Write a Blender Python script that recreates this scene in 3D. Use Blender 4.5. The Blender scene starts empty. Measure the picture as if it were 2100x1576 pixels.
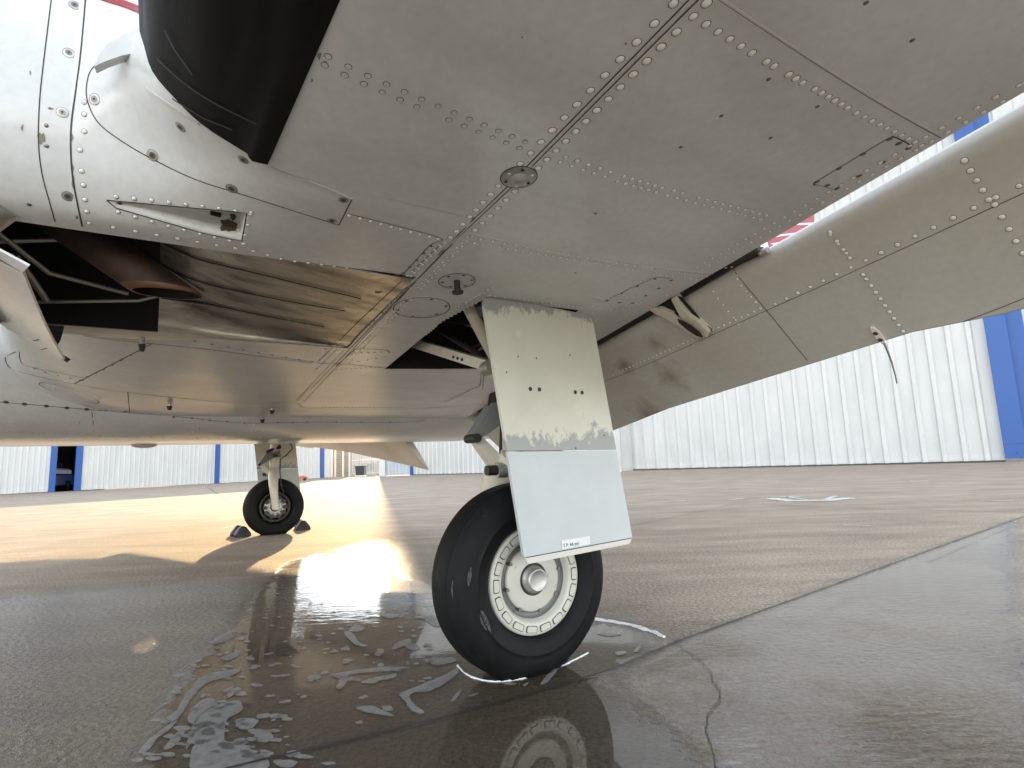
import bpy, math, random
import numpy as np
from math import sin, cos, tan, pi, radians, atan2, hypot, sqrt
from mathutils import Vector, Matrix, Quaternion
from mathutils.bvhtree import BVHTree
from mathutils.geometry import delaunay_2d_cdt
random.seed(7)
scn = bpy.context.scene
col = scn.collection
# ---------------------------------------------------------------- camera
FPX, PITCH, ROLL, CAMH = 1150.0, radians(8.02), radians(-2.18), 0.62
fwd = Vector((0, cos(PITCH), sin(PITCH)))
r0 = Vector((1, 0, 0)); u0 = r0.cross(fwd)
cr = r0*cos(ROLL)+u0*sin(ROLL); cu = -r0*sin(ROLL)+u0*cos(ROLL)
CAM = Vector((0, 0, CAMH))
cd = bpy.data.cameras.new("camera"); cam = bpy.data.objects.new("camera", cd); col.objects.link(cam)
m = Matrix.Identity(4)
for i in range(3):
    m[i][0] = cr[i]; m[i][1] = cu[i]; m[i][2] = -fwd[i]; m[i][3] = CAM[i]
cam.matrix_world = m
cd.sensor_width = 36; cd.lens = 36*FPX/2100; cd.clip_start = 0.02; cd.clip_end = 3000
scn.camera = cam
# ---------------------------------------------------------------- light
SUN_EL, SUN_AZ = radians(14.6), radians(-13.6)     # azimuth from +Y towards +X
SUN_STR, SKY_STR, EXPO = 2.15, 0.15, 2.45
sl = bpy.data.lights.new("sun", 'SUN'); so = bpy.data.objects.new("sun", sl); col.objects.link(so)
sl.energy = SUN_STR; sl.angle = radians(0.55); sl.color = (1.0, 0.72, 0.38)
sdir = Vector((sin(SUN_AZ)*cos(SUN_EL), cos(SUN_AZ)*cos(SUN_EL), sin(SUN_EL)))
so.rotation_euler = sdir.to_track_quat('Z', 'Y').to_euler()
so.location = sdir*60
w = bpy.data.worlds.new("World"); scn.world = w; w.use_nodes = True
nt = w.node_tree
sky = nt.nodes.new('ShaderNodeTexSky'); sky.sky_type = 'NISHITA'; sky.sun_disc = False
sky.sun_elevation = SUN_EL; sky.sun_rotation = SUN_AZ
sky.air_density = 1.0; sky.dust_density = 0.05; sky.ozone_density = 1.5
bg = nt.nodes['Background']; bg.inputs[1].default_value = SKY_STR
hs = nt.nodes.new('ShaderNodeHueSaturation'); hs.inputs['Saturation'].default_value = 0.32
nt.links.new(sky.outputs[0], hs.inputs['Color']); nt.links.new(hs.outputs[0], bg.inputs[0])
vs = scn.view_settings
vs.view_transform = 'Standard'; vs.look = 'None'; vs.gamma = 1.0; vs.use_curve_mapping = False; vs.exposure = EXPO
scn.render.engine = 'CYCLES'
scn.cycles.max_bounces = 8; scn.cycles.diffuse_bounces = 5; scn.cycles.glossy_bounces = 5
scn.cycles.sample_clamp_indirect = 6.0

# ---------------------------------------------------------------- frames
def rayw(x, y):
    return (fwd*FPX+cr*(x-1050)+cu*(788-y)).normalized()
def G(x, y, z=0.0):
    d = rayw(x, y); t = (z-CAMH)/d.z; return CAM+d*t
NEARC, FARC = G(1080, 1382), G(555, 1096)
TRACK = (NEARC-FARC).length
S3 = (NEARC-FARC).normalized()
ANG = atan2(S3.y, S3.x)
AM = Matrix.Translation(NEARC) @ Matrix.Rotation(ANG, 4, 'Z')     # airplane local (out, aft, up) -> world
AI = AM.inverted()
CL = AI @ CAM
def rayl(x, y):
    return (AI.to_3x3() @ rayw(x, y)).normalized()
def onS(px, py, s):
    d = rayl(px, py); return CL+d*((s-CL.x)/d.x)
def onZ(px, py, z):
    d = rayl(px, py); return CL+d*((z-CL.z)/d.z)
FZ = -TRACK/2          # fuselage centre line in airplane x
# ---------------------------------------------------------------- nodes / materials
class N:
    def __init__(s, name, rough=0.5, base=(0.5, 0.5, 0.5), metal=0.0, **kw):
        s.m = bpy.data.materials.new(name); s.m.use_nodes = True
        s.t = s.m.node_tree; s.b = s.t.nodes['Principled BSDF']
        s.set('Base Color', (*base, 1)); s.set('Roughness', rough); s.set('Metallic', metal)
        for k, v in kw.items(): s.set(k.replace('_', ' '), v)
    def set(s, k, v): s.b.inputs[k].default_value = v
    def link(s, a, b): s.t.links.new(a, b)
    def node(s, ty, **kw):
        n = s.t.nodes.new(ty)
        for k, v in kw.items():
            if k.startswith('i_'):
                kk = k[2:]
                n.inputs[int(kk) if kk.isdigit() else kk.replace('_', ' ')].default_value = v
            else: setattr(n, k, v)
        return n
    def coord(s, kind='Object', scale=(1, 1, 1), rot=(0, 0, 0)):
        c = s.node('ShaderNodeTexCoord'); mp = s.node('ShaderNodeMapping')
        mp.inputs['Scale'].default_value = scale; mp.inputs['Rotation'].default_value = rot
        s.link(c.outputs[kind], mp.inputs[0]); return mp.outputs[0]
    def noise(s, co, scale=5, detail=4, rough=0.55, dist=0.0):
        n = s.node('ShaderNodeTexNoise'); n.inputs['Scale'].default_value = scale
        n.inputs['Detail'].default_value = detail; n.inputs['Roughness'].default_value = rough
        n.inputs['Distortion'].default_value = dist
        s.link(co, n.inputs['Vector']); return n.outputs['Fac']
    def ramp(s, fac, stops):
        r = s.node('ShaderNodeValToRGB'); e = r.color_ramp.elements
        while len(e) < len(stops): e.new(0.5)
        for i, (p, c) in enumerate(stops):
            e[i].position = p; e[i].color = (c, c, c, 1) if isinstance(c, (int, float)) else (*c, 1)
        s.link(fac, r.inputs[0]); return r.outputs[0]
    def mix(s, fac, a, b, mode='MIX'):
        n = s.node('ShaderNodeMix', data_type='RGBA', blend_type=mode)
        for i, v in ((0, fac), (6, a), (7, b)):
            if hasattr(v, 'is_output'): s.link(v, n.inputs[i])
            else: n.inputs[i].default_value = v if i == 0 else (*v, 1)
        return n.outputs[2]
    def math(s, op, a, b=0.0, clamp=False):
        n = s.node('ShaderNodeMath', operation=op, use_clamp=clamp)
        for i, v in ((0, a), (1, b)):
            if hasattr(v, 'is_output'): s.link(v, n.inputs[i])
            else: n.inputs[i].default_value = v
        return n.outputs[0]
    def sep(s, co):
        n = s.node('ShaderNodeSeparateXYZ'); s.link(co, n.inputs[0]); return n.outputs
    def bump(s, h, strength=0.2, dist=0.01, normal=None, to='Normal'):
        n = s.node('ShaderNodeBump'); n.inputs['Strength'].default_value = strength; n.inputs['Distance'].default_value = dist
        s.link(h, n.inputs['Height'])
        if normal: s.link(normal, n.inputs['Normal'])
        if to: s.link(n.outputs[0], s.b.inputs[to])
        return n.outputs[0]
    def out(s, k, v): s.link(v, s.b.inputs[k])

def paint(name, base, dirt, rough=0.3, wave=0.35, dirt_amt=0.5, streak=(3, 3, 3)):
    n = N(name, rough, base); co = n.coord()
    a = n.noise(n.coord(scale=streak), 1.3, 3, 0.5, 0.5)
    f = n.ramp(a, [(0.38, 0.0), (0.80, dirt_amt)])
    fine = n.noise(co, 60, 3)
    f2 = n.ramp(fine, [(0.3, 0.92), (0.7, 1.0)])
    c = n.mix(f, base, dirt); c = n.mix(1.0, c, f2, 'MULTIPLY'); n.out('Base Color', c)
    n.out('Roughness', n.ramp(a, [(0.3, rough*0.85), (0.8, rough*1.5)]))
    lo = n.noise(n.coord(scale=(1, .6, 1)), 3.2, 1.0, 0.4)
    b1 = n.bump(lo, wave, 0.012, to=None)
    n.bump(fine, 0.03, 0.002, normal=b1)
    return n.m
M = {}
M['paint'] = paint('aged_white_paint', (0.69, 0.70, 0.70), (0.47, 0.455, 0.42), 0.16, 0.12, 0.5, (4, 1.6, 4))
M['paint_cream'] = paint('cream_white_paint', (0.66, 0.62, 0.53), (0.45, 0.40, 0.31), 0.32, 0.15)
M['paint_white'] = paint('bright_white_paint', (0.74, 0.75, 0.76), (0.55, 0.54, 0.52), 0.25, 0.15, 0.3)
M['flap_paint'] = paint('flap_paint', (0.57, 0.56, 0.53), (0.33, 0.26, 0.17), 0.38, 0.15, 0.45, (1.2, 1.2, 1.2))
fm = M['flap_paint']; n = N.__new__(N); n.m = fm; n.t = fm.node_tree; n.b = n.t.nodes['Principled BSDF']
STAIN = []
def stain(nn, centres, colr):
    base = nn.b.inputs['Base Color'].links[0].from_socket; co_ = nn.coord(); nz = nn.noise(co_, 9, 7, .7, 1.2); tot = None
    for (c_, r_) in centres:
        d = nn.node('ShaderNodeVectorMath', operation='DISTANCE'); nn.link(co_, d.inputs[0]); d.inputs[1].default_value = c_
        f_ = nn.math('SUBTRACT', 1.0, nn.math('DIVIDE', d.outputs['Value'], r_), True)
        tot = f_ if tot is None else nn.math('MAXIMUM', tot, f_)
    f_ = nn.ramp(nn.math('ADD', nn.math('MULTIPLY', tot, .55), nn.math('MULTIPLY', nz, .75)), [(.56, 0.0), (.92, .65)])
    f_ = nn.math('MULTIPLY', f_, nn.ramp(tot, [(0, 0.0), (.25, 1.0)]))
    nn.out('Base Color', nn.mix(f_, base, colr))
STAINMAT = n
M['seam'] = N('seam_dark', 0.7, (0.045, 0.04, 0.035)).m
M['rivet'] = N('rivet_highlight_paint', 0.22, (0.80, 0.78, 0.74)).m  # lighter than the skin, dome highlight put into the colour
M['screw'] = N('screw_steel', 0.35, (0.20, 0.18, 0.15), 0.8).m
M['ridge'] = N('lap_edge_paint', 0.35, (0.60, 0.58, 0.54)).m
M['black'] = N('cavity_shade_black', 0.9, (0.012, 0.011, 0.010)).m  # black for cavities, their deep shade put into the colour
M['red'] = N('red_paint', 0.3, (0.30, 0.018, 0.03)).m
M['blue'] = N('blue_paint', 0.45, (0.022, 0.085, 0.30)).m
n = N('deicer_rubber', 0.5, (0.012, 0.012, 0.012)); n.set('Specular IOR Level', .1); co = n.coord(scale=(1, 6, 6))
a = n.noise(co, 3, 5, 0.6, 0.5); n.out('Base Color', n.ramp(a, [(0.4, (0.005, 0.005, 0.005)), (0.8, (0.016, 0.015, 0.014))]))
n.out('Roughness', n.ramp(a, [(0.3, 0.36), (0.7, 0.6)])); n.bump(a, 0.10, 0.01); M['boot'] = n.m
n = N('tire_rubber', 0.6, (0.02, 0.02, 0.022)); n.set('Specular IOR Level', .2); co = n.coord(); a = n.noise(co, 14, 6, 0.65, 0.6)
n.out('Base Color', n.ramp(a, [(0.35, (0.004, 0.004, 0.0045)), (0.62, (0.007, 0.007, 0.0075)), (0.80, (0.028, 0.028, 0.03))]))
n.out('Roughness', n.ramp(a, [(0.3, 0.5), (0.75, 0.8)])); n.bump(n.noise(co, 160, 2), 0.15, 0.001); M['tire'] = n.m
n = N('scuff_rubber', 0.7, (0.05, 0.05, 0.055)); a = n.noise(n.coord(scale=(1, 3, 1)), 60, 5, .7); n.out('Base Color', n.ramp(a, [(.4, (.012, .012, .014)), (.65, (.10, .10, .105))])); M['scuff'] = n.m
n = N('rim_paint', 0.4, (0.6, 0.58, 0.5)); co = n.coord(); a = n.noise(co, 16, 7, 0.7, 0.3)
f = n.ramp(a, [(0.62, 0.0), (0.66, 1.0)]); n.out('Base Color', n.mix(f, (0.50, 0.485, 0.43), (0.17, 0.16, 0.15))); n.bump(a, 0.2, 0.003); M['rim'] = n.m
n = N('bare_metal', 0.45, (0.46, 0.45, 0.43), 0.8); co = n.coord(); a = n.noise(co, 30, 5)
n.out('Roughness', n.ramp(a, [(0.3, 0.35), (0.7, 0.65)])); M['metal'] = n.m
M['darkmetal'] = N('grimy_metal', 0.5, (0.05, 0.045, 0.04), 0.6).m
n = N('heat_shield_steel', 0.28, (0.40, 0.35, 0.27), 0.85); co = n.coord(); a = n.noise(n.coord(scale=(3.2, .6, 3.2)), 4, 5, 0.6, 0.2)
n.out('Base Color', n.ramp(a, [(0.34, (0.20, 0.185, 0.16)), (0.50, (0.46, 0.43, 0.37)), (0.66, (0.60, 0.56, 0.48))]))
n.out('Roughness', n.ramp(a, [(0.3, 0.45), (0.7, 0.24)])); n.bump(n.noise(co, 18, 4, 0.5, .6), 0.25, 0.008); M['shield'] = n.m
n = N('rusty_exhaust', 0.7, (0.06, 0.035, 0.025), 0.3); co = n.coord(); a = n.noise(co, 22, 6, 0.7)
n.out('Base Color', n.ramp(a, [(0.35, (0.018, 0.013, 0.011)), (0.65, (0.06, 0.03, 0.018))])); M['rust'] = n.m
M['rustlip'] = N('exhaust_lip', 0.6, (0.13, 0.065, 0.035), 0.4).m
M['primer'] = N('grey_primer', 0.5, (0.17, 0.17, 0.165)).m
M['rubber'] = N('black_rubber', 0.5, (0.015, 0.016, 0.02)).m
M['clear_white'] = N('worn_marking', 0.6, (0.55, 0.55, 0.53)).m
# gear door: chipped paint down to grey primer
def door_mat(name, base, lower):
    n = N(name, 0.35, base); co = n.coord(); z = n.sep(co)[2]
    streaks = n.noise(n.coord(scale=(12, 12, 8)), 3.2, 9, 0.78, 0.2)
    big = n.noise(co, 9, 4, 0.5)
    if not lower:
        top = n.math('MULTIPLY', n.math('SUBTRACT', z, 1.02), 4.0)         # top band
        bot = n.math('MULTIPLY', n.math('SUBTRACT', 0.76, z), 2.6)
        band = n.math('MAXIMUM', n.math('MINIMUM', top, 0.36), n.math('MINIMUM', bot, 0.40))
        band = n.math('MAXIMUM', band, -0.02)
        v = n.math('ADD', n.math('ADD', n.math('MULTIPLY', streaks, 0.75), n.math('MULTIPLY', big, 0.55)), band)
        f = n.ramp(v, [(0.80, 0.0), (0.87, 0.85)])
    else:
        bot = n.math('MULTIPLY', n.math('SUBTRACT', z, 0.615), 7.0)
        v = n.math('ADD', streaks, n.math('MINIMUM', n.math('MAXIMUM', bot, -0.3), 0.13))
        f = n.ramp(v, [(0.70, 0.0), (0.78, 0.65)])
    tint = n.ramp(big, [(0.3, 0.9), (0.7, 1.0)])
    c = n.mix(f, base, (0.26, 0.27, 0.28)); c = n.mix(1.0, c, tint, 'MULTIPLY'); n.out('Base Color', c)
    n.bump(f, 0.15, 0.001); return n.m
M['door_up'] = door_mat('gear_door_cream', (0.62, 0.605, 0.52), False)
M['door_low'] = door_mat('gear_door_white', (0.50, 0.535, 0.55), True)

# ---------------------------------------------------------------- mesh builder
class MB:
    def __init__(s): s.v = []; s.f = []; s.mi = []; s.mats = []; s.sm = []
    def mat(s, m):
        m = M[m] if isinstance(m, str) else m
        if m not in s.mats: s.mats.append(m)
        return s.mats.index(m)
    def add(s, vs_, fs, m, smooth=True):
        k = len(s.v); i = s.mat(m)
        s.v += [tuple(q) for q in vs_]
        for f in fs: s.f.append(tuple(a+k for a in f)); s.mi.append(i); s.sm.append(smooth)
    def grid(s, rows, m, flip=False, closed=False, smooth=True):
        nr, nc = len(rows), len(rows[0]); vs_ = [p for r in rows for p in r]; fs = []
        for i in range(nr-1):
            for j in range(nc if closed else nc-1):
                a = i*nc+j; b = i*nc+(j+1) % nc; c = (i+1)*nc+(j+1) % nc; d = (i+1)*nc+j
                fs.append((a, d, c, b) if flip else (a, b, c, d))
        s.add(vs_, fs, m, smooth)
    def box(s, c, h, m, rot=None):
        vs_ = []
        for x in (-1, 1):
            for y in (-1, 1):
                for z in (-1, 1):
                    p = Vector((x*h[0], y*h[1], z*h[2]))
                    if rot: p = rot @ p
                    vs_.append(p+Vector(c))
        s.add(vs_, [(0, 1, 3, 2), (4, 6, 7, 5), (0, 4, 5, 1), (2, 3, 7, 6), (0, 2, 6, 4), (1, 5, 7, 3)], m, False)
    def prism(s, poly, off, m, smooth=False):           # polygon (3D pts) extruded by off vector
        n_ = len(poly); a = [Vector(p) for p in poly]; b = [p+Vector(off) for p in a]
        fs = [tuple(range(n_)), tuple(range(2*n_-1, n_-1, -1))]
        fs += [(i, i+n_, (i+1) % n_+n_, (i+1) % n_) for i in range(n_)]
        s.add(a+b, fs, m, smooth)
    def tube(s, pts, r, m, n_=10, caps=True):
        pts = [Vector(p) for p in pts]; R = r if isinstance(r, (list, tuple)) else [r]*len(pts)
        rows = []; prev = None
        for i, p in enumerate(pts):
            d = (pts[min(i+1, len(pts)-1)]-pts[max(i-1, 0)]).normalized()
            if prev is None:
                x = d.orthogonal().normalized()
            else: x = (prev-d*prev.dot(d)).normalized()
            prev = x; y = d.cross(x)
            rows.append([p+(x*cos(2*pi*k/n_)+y*sin(2*pi*k/n_))*R[i] for k in range(n_)])
        s.grid(rows, m, closed=True)
        if caps:
            s.add(rows[0], [tuple(range(n_))], m, False); s.add(rows[-1], [tuple(range(n_-1, -1, -1))], m, False)
    def lathe(s, prof, c, axis, m, n_=48, closed=False):  # prof [(r, h)], axis vector
        ax = Vector(axis).normalized(); x = ax.orthogonal().normalized(); y = ax.cross(x); c = Vector(c)
        rows = [[c+ax*h+(x*cos(2*pi*k/n_)+y*sin(2*pi*k/n_))*r for k in range(n_)] for r, h in prof]
        s.grid(rows, m, closed=True)
    def bvh(s): return BVHTree.FromPolygons([Vector(v) for v in s.v], s.f)
    def build(s, name, parent=None, mirror=False, label=None, recalc=False, matrix=None, world=False):
        me = bpy.data.meshes.new(name)
        vs_ = s.v; fs = s.f
        if mirror:
            vs_ = [(-TRACK-x, y, z) for x, y, z in vs_]; fs = [tuple(reversed(f)) for f in fs]
        me.from_pydata(vs_, [], fs); me.update()
        for m_ in s.mats: me.materials.append(m_)
        me.polygons.foreach_set('material_index', s.mi); me.polygons.foreach_set('use_smooth', s.sm)
        if recalc:
            import bmesh
            b = bmesh.new(); b.from_mesh(me); bmesh.ops.recalc_face_normals(b, faces=b.faces); b.to_mesh(me); b.free()
        me.validate(); me.update()
        o = bpy.data.objects.new(name, me); col.objects.link(o)
        if parent: o.parent = parent
        if label: o['label'] = label
        return o
def tag(o, label=None, cat=None, group=None, kind=None):
    for k, v in (('label', label), ('category', cat), ('group', group), ('kind', kind)):
        if v: o[k] = v
    return o
def empty(name, loc=(0, 0, 0), rz=0.0):
    o = bpy.data.objects.new(name, None); col.objects.link(o); o.location = loc; o.rotation_euler = (0, 0, rz); o.empty_display_size = 0.2
    return o
def lerp(a, b, t): return a+(b-a)*t
def cat(p0, p1, p2, p3, t):
    return 0.5*((2*p1)+(-p0+p2)*t+(2*p0-5*p1+4*p2-p3)*t*t+(-p0+3*p1-3*p2+p3)*t*t*t)
def spline(P, per):
    P = [Vector(p) for p in P]; out = []
    for i in range(len(P)-1):
        a = P[max(i-1, 0)]; d = P[min(i+2, len(P)-1)]
        for k in range(per): out.append(cat(a, P[i], P[i+1], d, k/per))
    out.append(P[-1]); return out
def inpoly(x, y, P):
    c = False; j = len(P)-1
    for i in range(len(P)):
        if (P[i][1] > y) != (P[j][1] > y) and x < (P[j][0]-P[i][0])*(y-P[i][1])/(P[j][1]-P[i][1])+P[i][0]: c = not c
        j = i
    return c
def proj(pl):                                             # airplane-local point -> pixel (only used to shape the recess)
    v = AM @ Vector(pl)-CAM; z = v.dot(fwd); return 1050+FPX*v.dot(cr)/z, 788-FPX*v.dot(cu)/z

# ================================================================ AIRPLANE
plane = empty('airplane', NEARC, ANG)
tag(plane, 'white twin engine airplane with black de-icing boots parked over a wet apron', 'airplane')
DH = 0.10
def zb(s): return 1.09+DH*s
def cte(s): return 0.45-0.14*s
SEC = [(-0.40, 0.0), (-0.6, 0.0), (-0.72, 0.003), (-0.80, 0.012), (-0.86, 0.03), (-0.91, 0.057), (-0.95, 0.088), (-0.98, 0.125), (-0.995, 0.165),
       (-1.0, 0.20), (-0.99, 0.24), (-0.96, 0.275), (-0.9, 0.305), (-0.8, 0.33), (-0.6, 0.35), (-0.4, 0.35)]
SECS = spline([(a, b, 0) for a, b in SEC], 3)
def le_in(s): return -1.40+0.13*(s+0.6)
def secpt(s, k, inner):
    a = SECS[k].x; b = SECS[k].y; le = le_in(s) if inner else -1.0
    c = -0.40+(a+0.40)*(le+0.40)/(-0.6)
    return Vector((s, c, zb(s)+b*(1.0 if not inner else 1.15)))
wing = MB()
# outboard and inboard panels ahead of the main spar
def svals(a, b, st):
    k = max(1, int(round(abs(b-a)/st))); return [lerp(a, b, i/k) for i in range(k+1)]
NK = len(SECS)
rows = [[secpt(s, k, False) for k in range(NK)] for s in svals(0.5, 4.2, 0.1)]
wing.grid(rows, 'paint', flip=False)
rows = [[secpt(s, k, True) for k in range(NK)] for s in svals(-2.38, -0.46, 0.08)]
wing.grid(rows, 'paint', flip=False)
# aft of spar lower skin with the wheel well cut out
WELL = [(-0.69, -0.19), (-0.10, -0.20), (0.10, -0.16), (0.115, 0.18), (-0.61, 0.20)]
C0 = -0.40
outl = [(-2.38, C0), (4.2, C0), (4.2, cte(1.9)), (1.9, cte(1.9)), (-2.38, cte(-2.38))]
pts = []; 
def sub(P, st):
    o = []
    for i in range(len(P)):
        a, b = P[i], P[(i+1) % len(P)]; k = max(1, int(hypot(a[0]-b[0], a[1]-b[1])/st))
        o += [(lerp(a[0], b[0], j/k), lerp(a[1], b[1], j/k)) for j in range(k)]
    return o
oo = sub(outl, 0.12); ww = sub(WELL, 0.05)
grid = [(x*0.1+0.013, y*0.1-0.33) for x in range(-23, 42) for y in range(0, 10)]
grid = [g for g in grid if inpoly(g[0], g[1], outl) and g[1] < cte(g[0])-0.05 and not inpoly(g[0], g[1], [(-.75, -.24), (.16, -.24), (.16, .25), (-.68, .25)])]
pts = oo+ww+grid
edges = [(i, (i+1) % len(oo)) for i in range(len(oo))]+[(len(oo)+i, len(oo)+(i+1) % len(ww)) for i in range(len(ww))]
r = delaunay_2d_cdt([Vector(p) for p in pts], edges, [], 1, 1e-5)
fs = []
for f in r[2]:
    cx = sum(r[0][i].x for i in f)/3; cy = sum(r[0][i].y for i in f)/3
    if not inpoly(cx, cy, WELL): fs.append(tuple(reversed(f)))
wing.add([(p.x, p.y, zb(p.x)) for p in r[0]], fs, 'paint')
# upper skin aft of spar, closing strip at the trailing edge
rows = [[Vector((s, lerp(-0.4, cte(min(s, 1.9))-0.012, t), zb(s)+lerp(0.35, 0.05, t**1.2))) for t in [i/8 for i in range(9)]] for s in svals(-2.38, 4.2, 0.2)]
wing.grid(rows, 'paint_white')
rows = [[Vector((s, cte(min(s, 1.9)), zb(s))), Vector((s, cte(min(s, 1.9))-0.012, zb(s)+0.05))] for s in svals(-2.38, 4.2, 0.2)]
wing.grid(rows, 'paint_white', flip=True, smooth=False)
rows = [[Vector((s, cte(s)-.012, zb(s)+.05)), Vector((s, cte(s)+.06, zb(s)+.045)), Vector((s, cte(s)+.16, zb(s)+.01)), Vector((s, cte(s)+.16, zb(s)+.0))] for s in svals(-2.38, .60, 0.1)]
wing.grid(rows, 'darkmetal', smooth=False)
# rounded wing tip with tank
tk = []
for c_, r_, z_ in spline([(-1.9, .02, 1.42), (-1.75, .14, 1.42), (-1.3, .28, 1.43), (-.5, .34, 1.47), (.3, .32, 1.55), (1.1, .22, 1.66), (1.8, .10, 1.76), (2.3, .01, 1.82)], 4):
    tk.append([Vector((4.3+r_*cos(2*pi*k/32), c_, z_+.14+r_*sin(2*pi*k/32))) for k in range(32)])
wing.grid(tk, 'paint_white', closed=True)
wing_b = wing.bvh()

# --- nacelle outer shell between cowl split and spar
ST = [
 [(.18,-1.11,1.10),(.235,-1.11,1.118),(.28,-1.11,1.17),(.305,-1.11,1.24),(.315,-1.11,1.33),(.315,-1.11,1.42),(.305,-1.11,1.52),(.28,-1.11,1.62)],
 [(.18,-1.05,1.10),(.235,-1.05,1.115),(.285,-1.05,1.16),(.318,-1.055,1.225),(.345,-1.065,1.31),(.345,-1.07,1.40),(.33,-1.06,1.50),(.29,-1.05,1.60)],
 [(.18,-.95,1.10),(.24,-.95,1.112),(.30,-.955,1.145),(.355,-.965,1.20),(.40,-1.01,1.285),(.41,-1.025,1.37),(.38,-1.0,1.46),(.30,-.98,1.58)],
 [(.18,-.80,1.10),(.25,-.80,1.110),(.33,-.82,1.132),(.42,-.865,1.17),(.485,-.955,1.24),(.50,-.98,1.33),(.47,-.95,1.41),(.32,-.93,1.54)],
 [(.18,-.64,1.104),(.26,-.65,1.113),(.36,-.68,1.126),(.46,-.75,1.143),(.525,-.85,1.182),(.56,-.93,1.27),(.58,-.95,1.34),(.35,-.9,1.5)],
 [(.18,-.52,1.107),(.27,-.54,1.115),(.38,-.57,1.126),(.47,-.63,1.137),(.545,-.71,1.150),(.60,-.78,1.185),(.62,-.85,1.25),(.40,-.85,1.46)],
 [(.18,-.40,1.108),(.27,-.40,1.117),(.38,-.40,1.128),(.47,-.40,1.1365),(.54,-.40,1.160),(.57,-.40,1.19),(.60,-.40,1.25),(.40,-.40,1.45)]]
PER = 30
cols_ = list(zip(*ST))
R1 = [spline(c, PER) for c in cols_]                    # per k along c
NST = len(R1[0])
rowsN = [spline([R1[k][i] for k in range(8)], 20) for i in range(NST)]
NACA = [(222, 412), (440, 434), (503, 440), (494, 492), (420, 476), (240, 425)]
nac = MB()
for i in range(NST):
    for j in range(len(rowsN[0])):
        p = rowsN[i][j]
        if p.z < 1.35 and p.y < -0.45:
            x, y = proj(p)
            if inpoly(x, y, NACA):
                t = (x-222)/281.0; dm = 99
                for a_ in range(6):
                    (xa, ya), (xb, yb) = NACA[a_], NACA[(a_+1) % 6]; L_ = hypot(xb-xa, yb-ya); tt = max(0, min(1, ((x-xa)*(xb-xa)+(y-ya)*(yb-ya))/L_**2))
                    dm = min(dm, hypot(x-xa-(xb-xa)*tt, y-ya-(yb-ya)*tt))
                q_ = min(1, dm/7); q_ = q_*q_*(3-2*q_)
                p.z += 0.05*t*q_; p.x -= 0.02*t*q_
nac.grid(rowsN, 'paint', flip=True)
# cowling forward of the split, full ring; underside opening ends at c=-1.33
def ring(c, sc=1.0, dz=0.0):
    pr = [(.18, 1.10), (.235, 1.118), (.28, 1.17), (.305, 1.24), (.315, 1.33), (.315, 1.42), (.305, 1.52), (.28, 1.62), (.18, 1.74), (0.0, 1.80), (-.135, 1.81)]
    full = pr+[(-.27-a, b-0.02*(1 if b < 1.3 else 0)) for a, b in reversed(pr[:-1])]
    out = []
    for a, b in full:
        out.append(Vector((-.135+(a+.135)*sc, c, 1.45+(b-1.45)*sc+dz)))
    return spline(out, 5)
LIPIN = Vector((-.45, 0, 1.08))
rows = [ring(c) for c in (-1.108, -1.2, -1.33)]
nac.grid(rows, 'paint')
rows = []
for c, sc in ((-1.33, 1), (-1.7, 1.0), (-2.1, .97), (-2.5, .88), (-2.75, .74), (-2.85, .55), (-2.86, .3)):
    rg = ring(c, sc); rows.append(rg)
nac.grid(rows, 'paint', closed=True)
# upper rear body of the nacelle over the wing, tapering aft
rows = []
for c, sc in ((-1.108, 1), (-.8, 1), (-.4, .96), (0.2, .8), (0.9, .5), (1.5, .12)):
    rg = ring(c, sc, 0.0); half = [p for p in rg if p.z > 1.32]; nn = 24
    rg = [Vector((-.135+(.45*sc)*cos(pi*k/nn)*(1 if True else 0), c, 1.34+.46*sc*sin(pi*k/nn))) for k in range(nn+1)]
    rows.append(rg)
nac.grid(rows, 'paint_white')
# inboard lower strip and wall of nacelle (z falls 1.06 -> 1.035)
def lipin(c): return 1.052+0.0*c
rows = []
for c in svals(-1.33, -0.42, 0.07):
    z = 1.048
    rows.append(spline([(-.445, c, z), (-.50, c, z-.006), (-.56, c, z-.002), (-.585, c, z+.03), (-.595, c, z+.12), (-.59, c, z+.35)], 4))
nac.grid(rows, 'paint_cream')
nac.prism([(.18, -.404, 1.108), (-.60, -.404, 1.03), (-.60, -.404, 1.3), (.18, -.404, 1.3)], (0, .01, 0), 'paint')
nac_b = nac.bvh()

# --- flap
L0 = Vector((-.11, .50, 1.06)); L1 = Vector((1.1, .33, 1.18)); FU = (L1-L0).normalized()
FA = radians(45); FCh = Vector((0, cos(FA), -sin(FA))); FCh = (FCh-FU*FCh.dot(FU)).normalized(); FN = FU.cross(FCh).normalized()
if FN.z > 0: FN = -FN
def FP(u, v, w_=0.0): return L0+FU*u+FCh*v+FN*w_
def hitF(px, py):
    d = rayl(px, py); t = (L0-CL).dot(FN)/d.dot(FN); q = CL+d*t-L0; return q.dot(FU), q.dot(FCh)
def flap_chord(u): return 0.355 if u > 0 else 0.355+0.06*min(1, -u/1.7)*1.6
def fxy(px, py):
    u, v = hitF(px, py); return tuple(FP(u, v))
stain(STAINMAT, [(fxy(1345, 705), .10), (fxy(1375, 770), .13), (fxy(1330, 850), .16), (fxy(1280, 750), .08)], (.17, .115, .055))
flap = MB()
us = svals(-1.62, 0.93, 0.085)+svals(0.94, 4.0, 0.17)
rows = []
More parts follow.
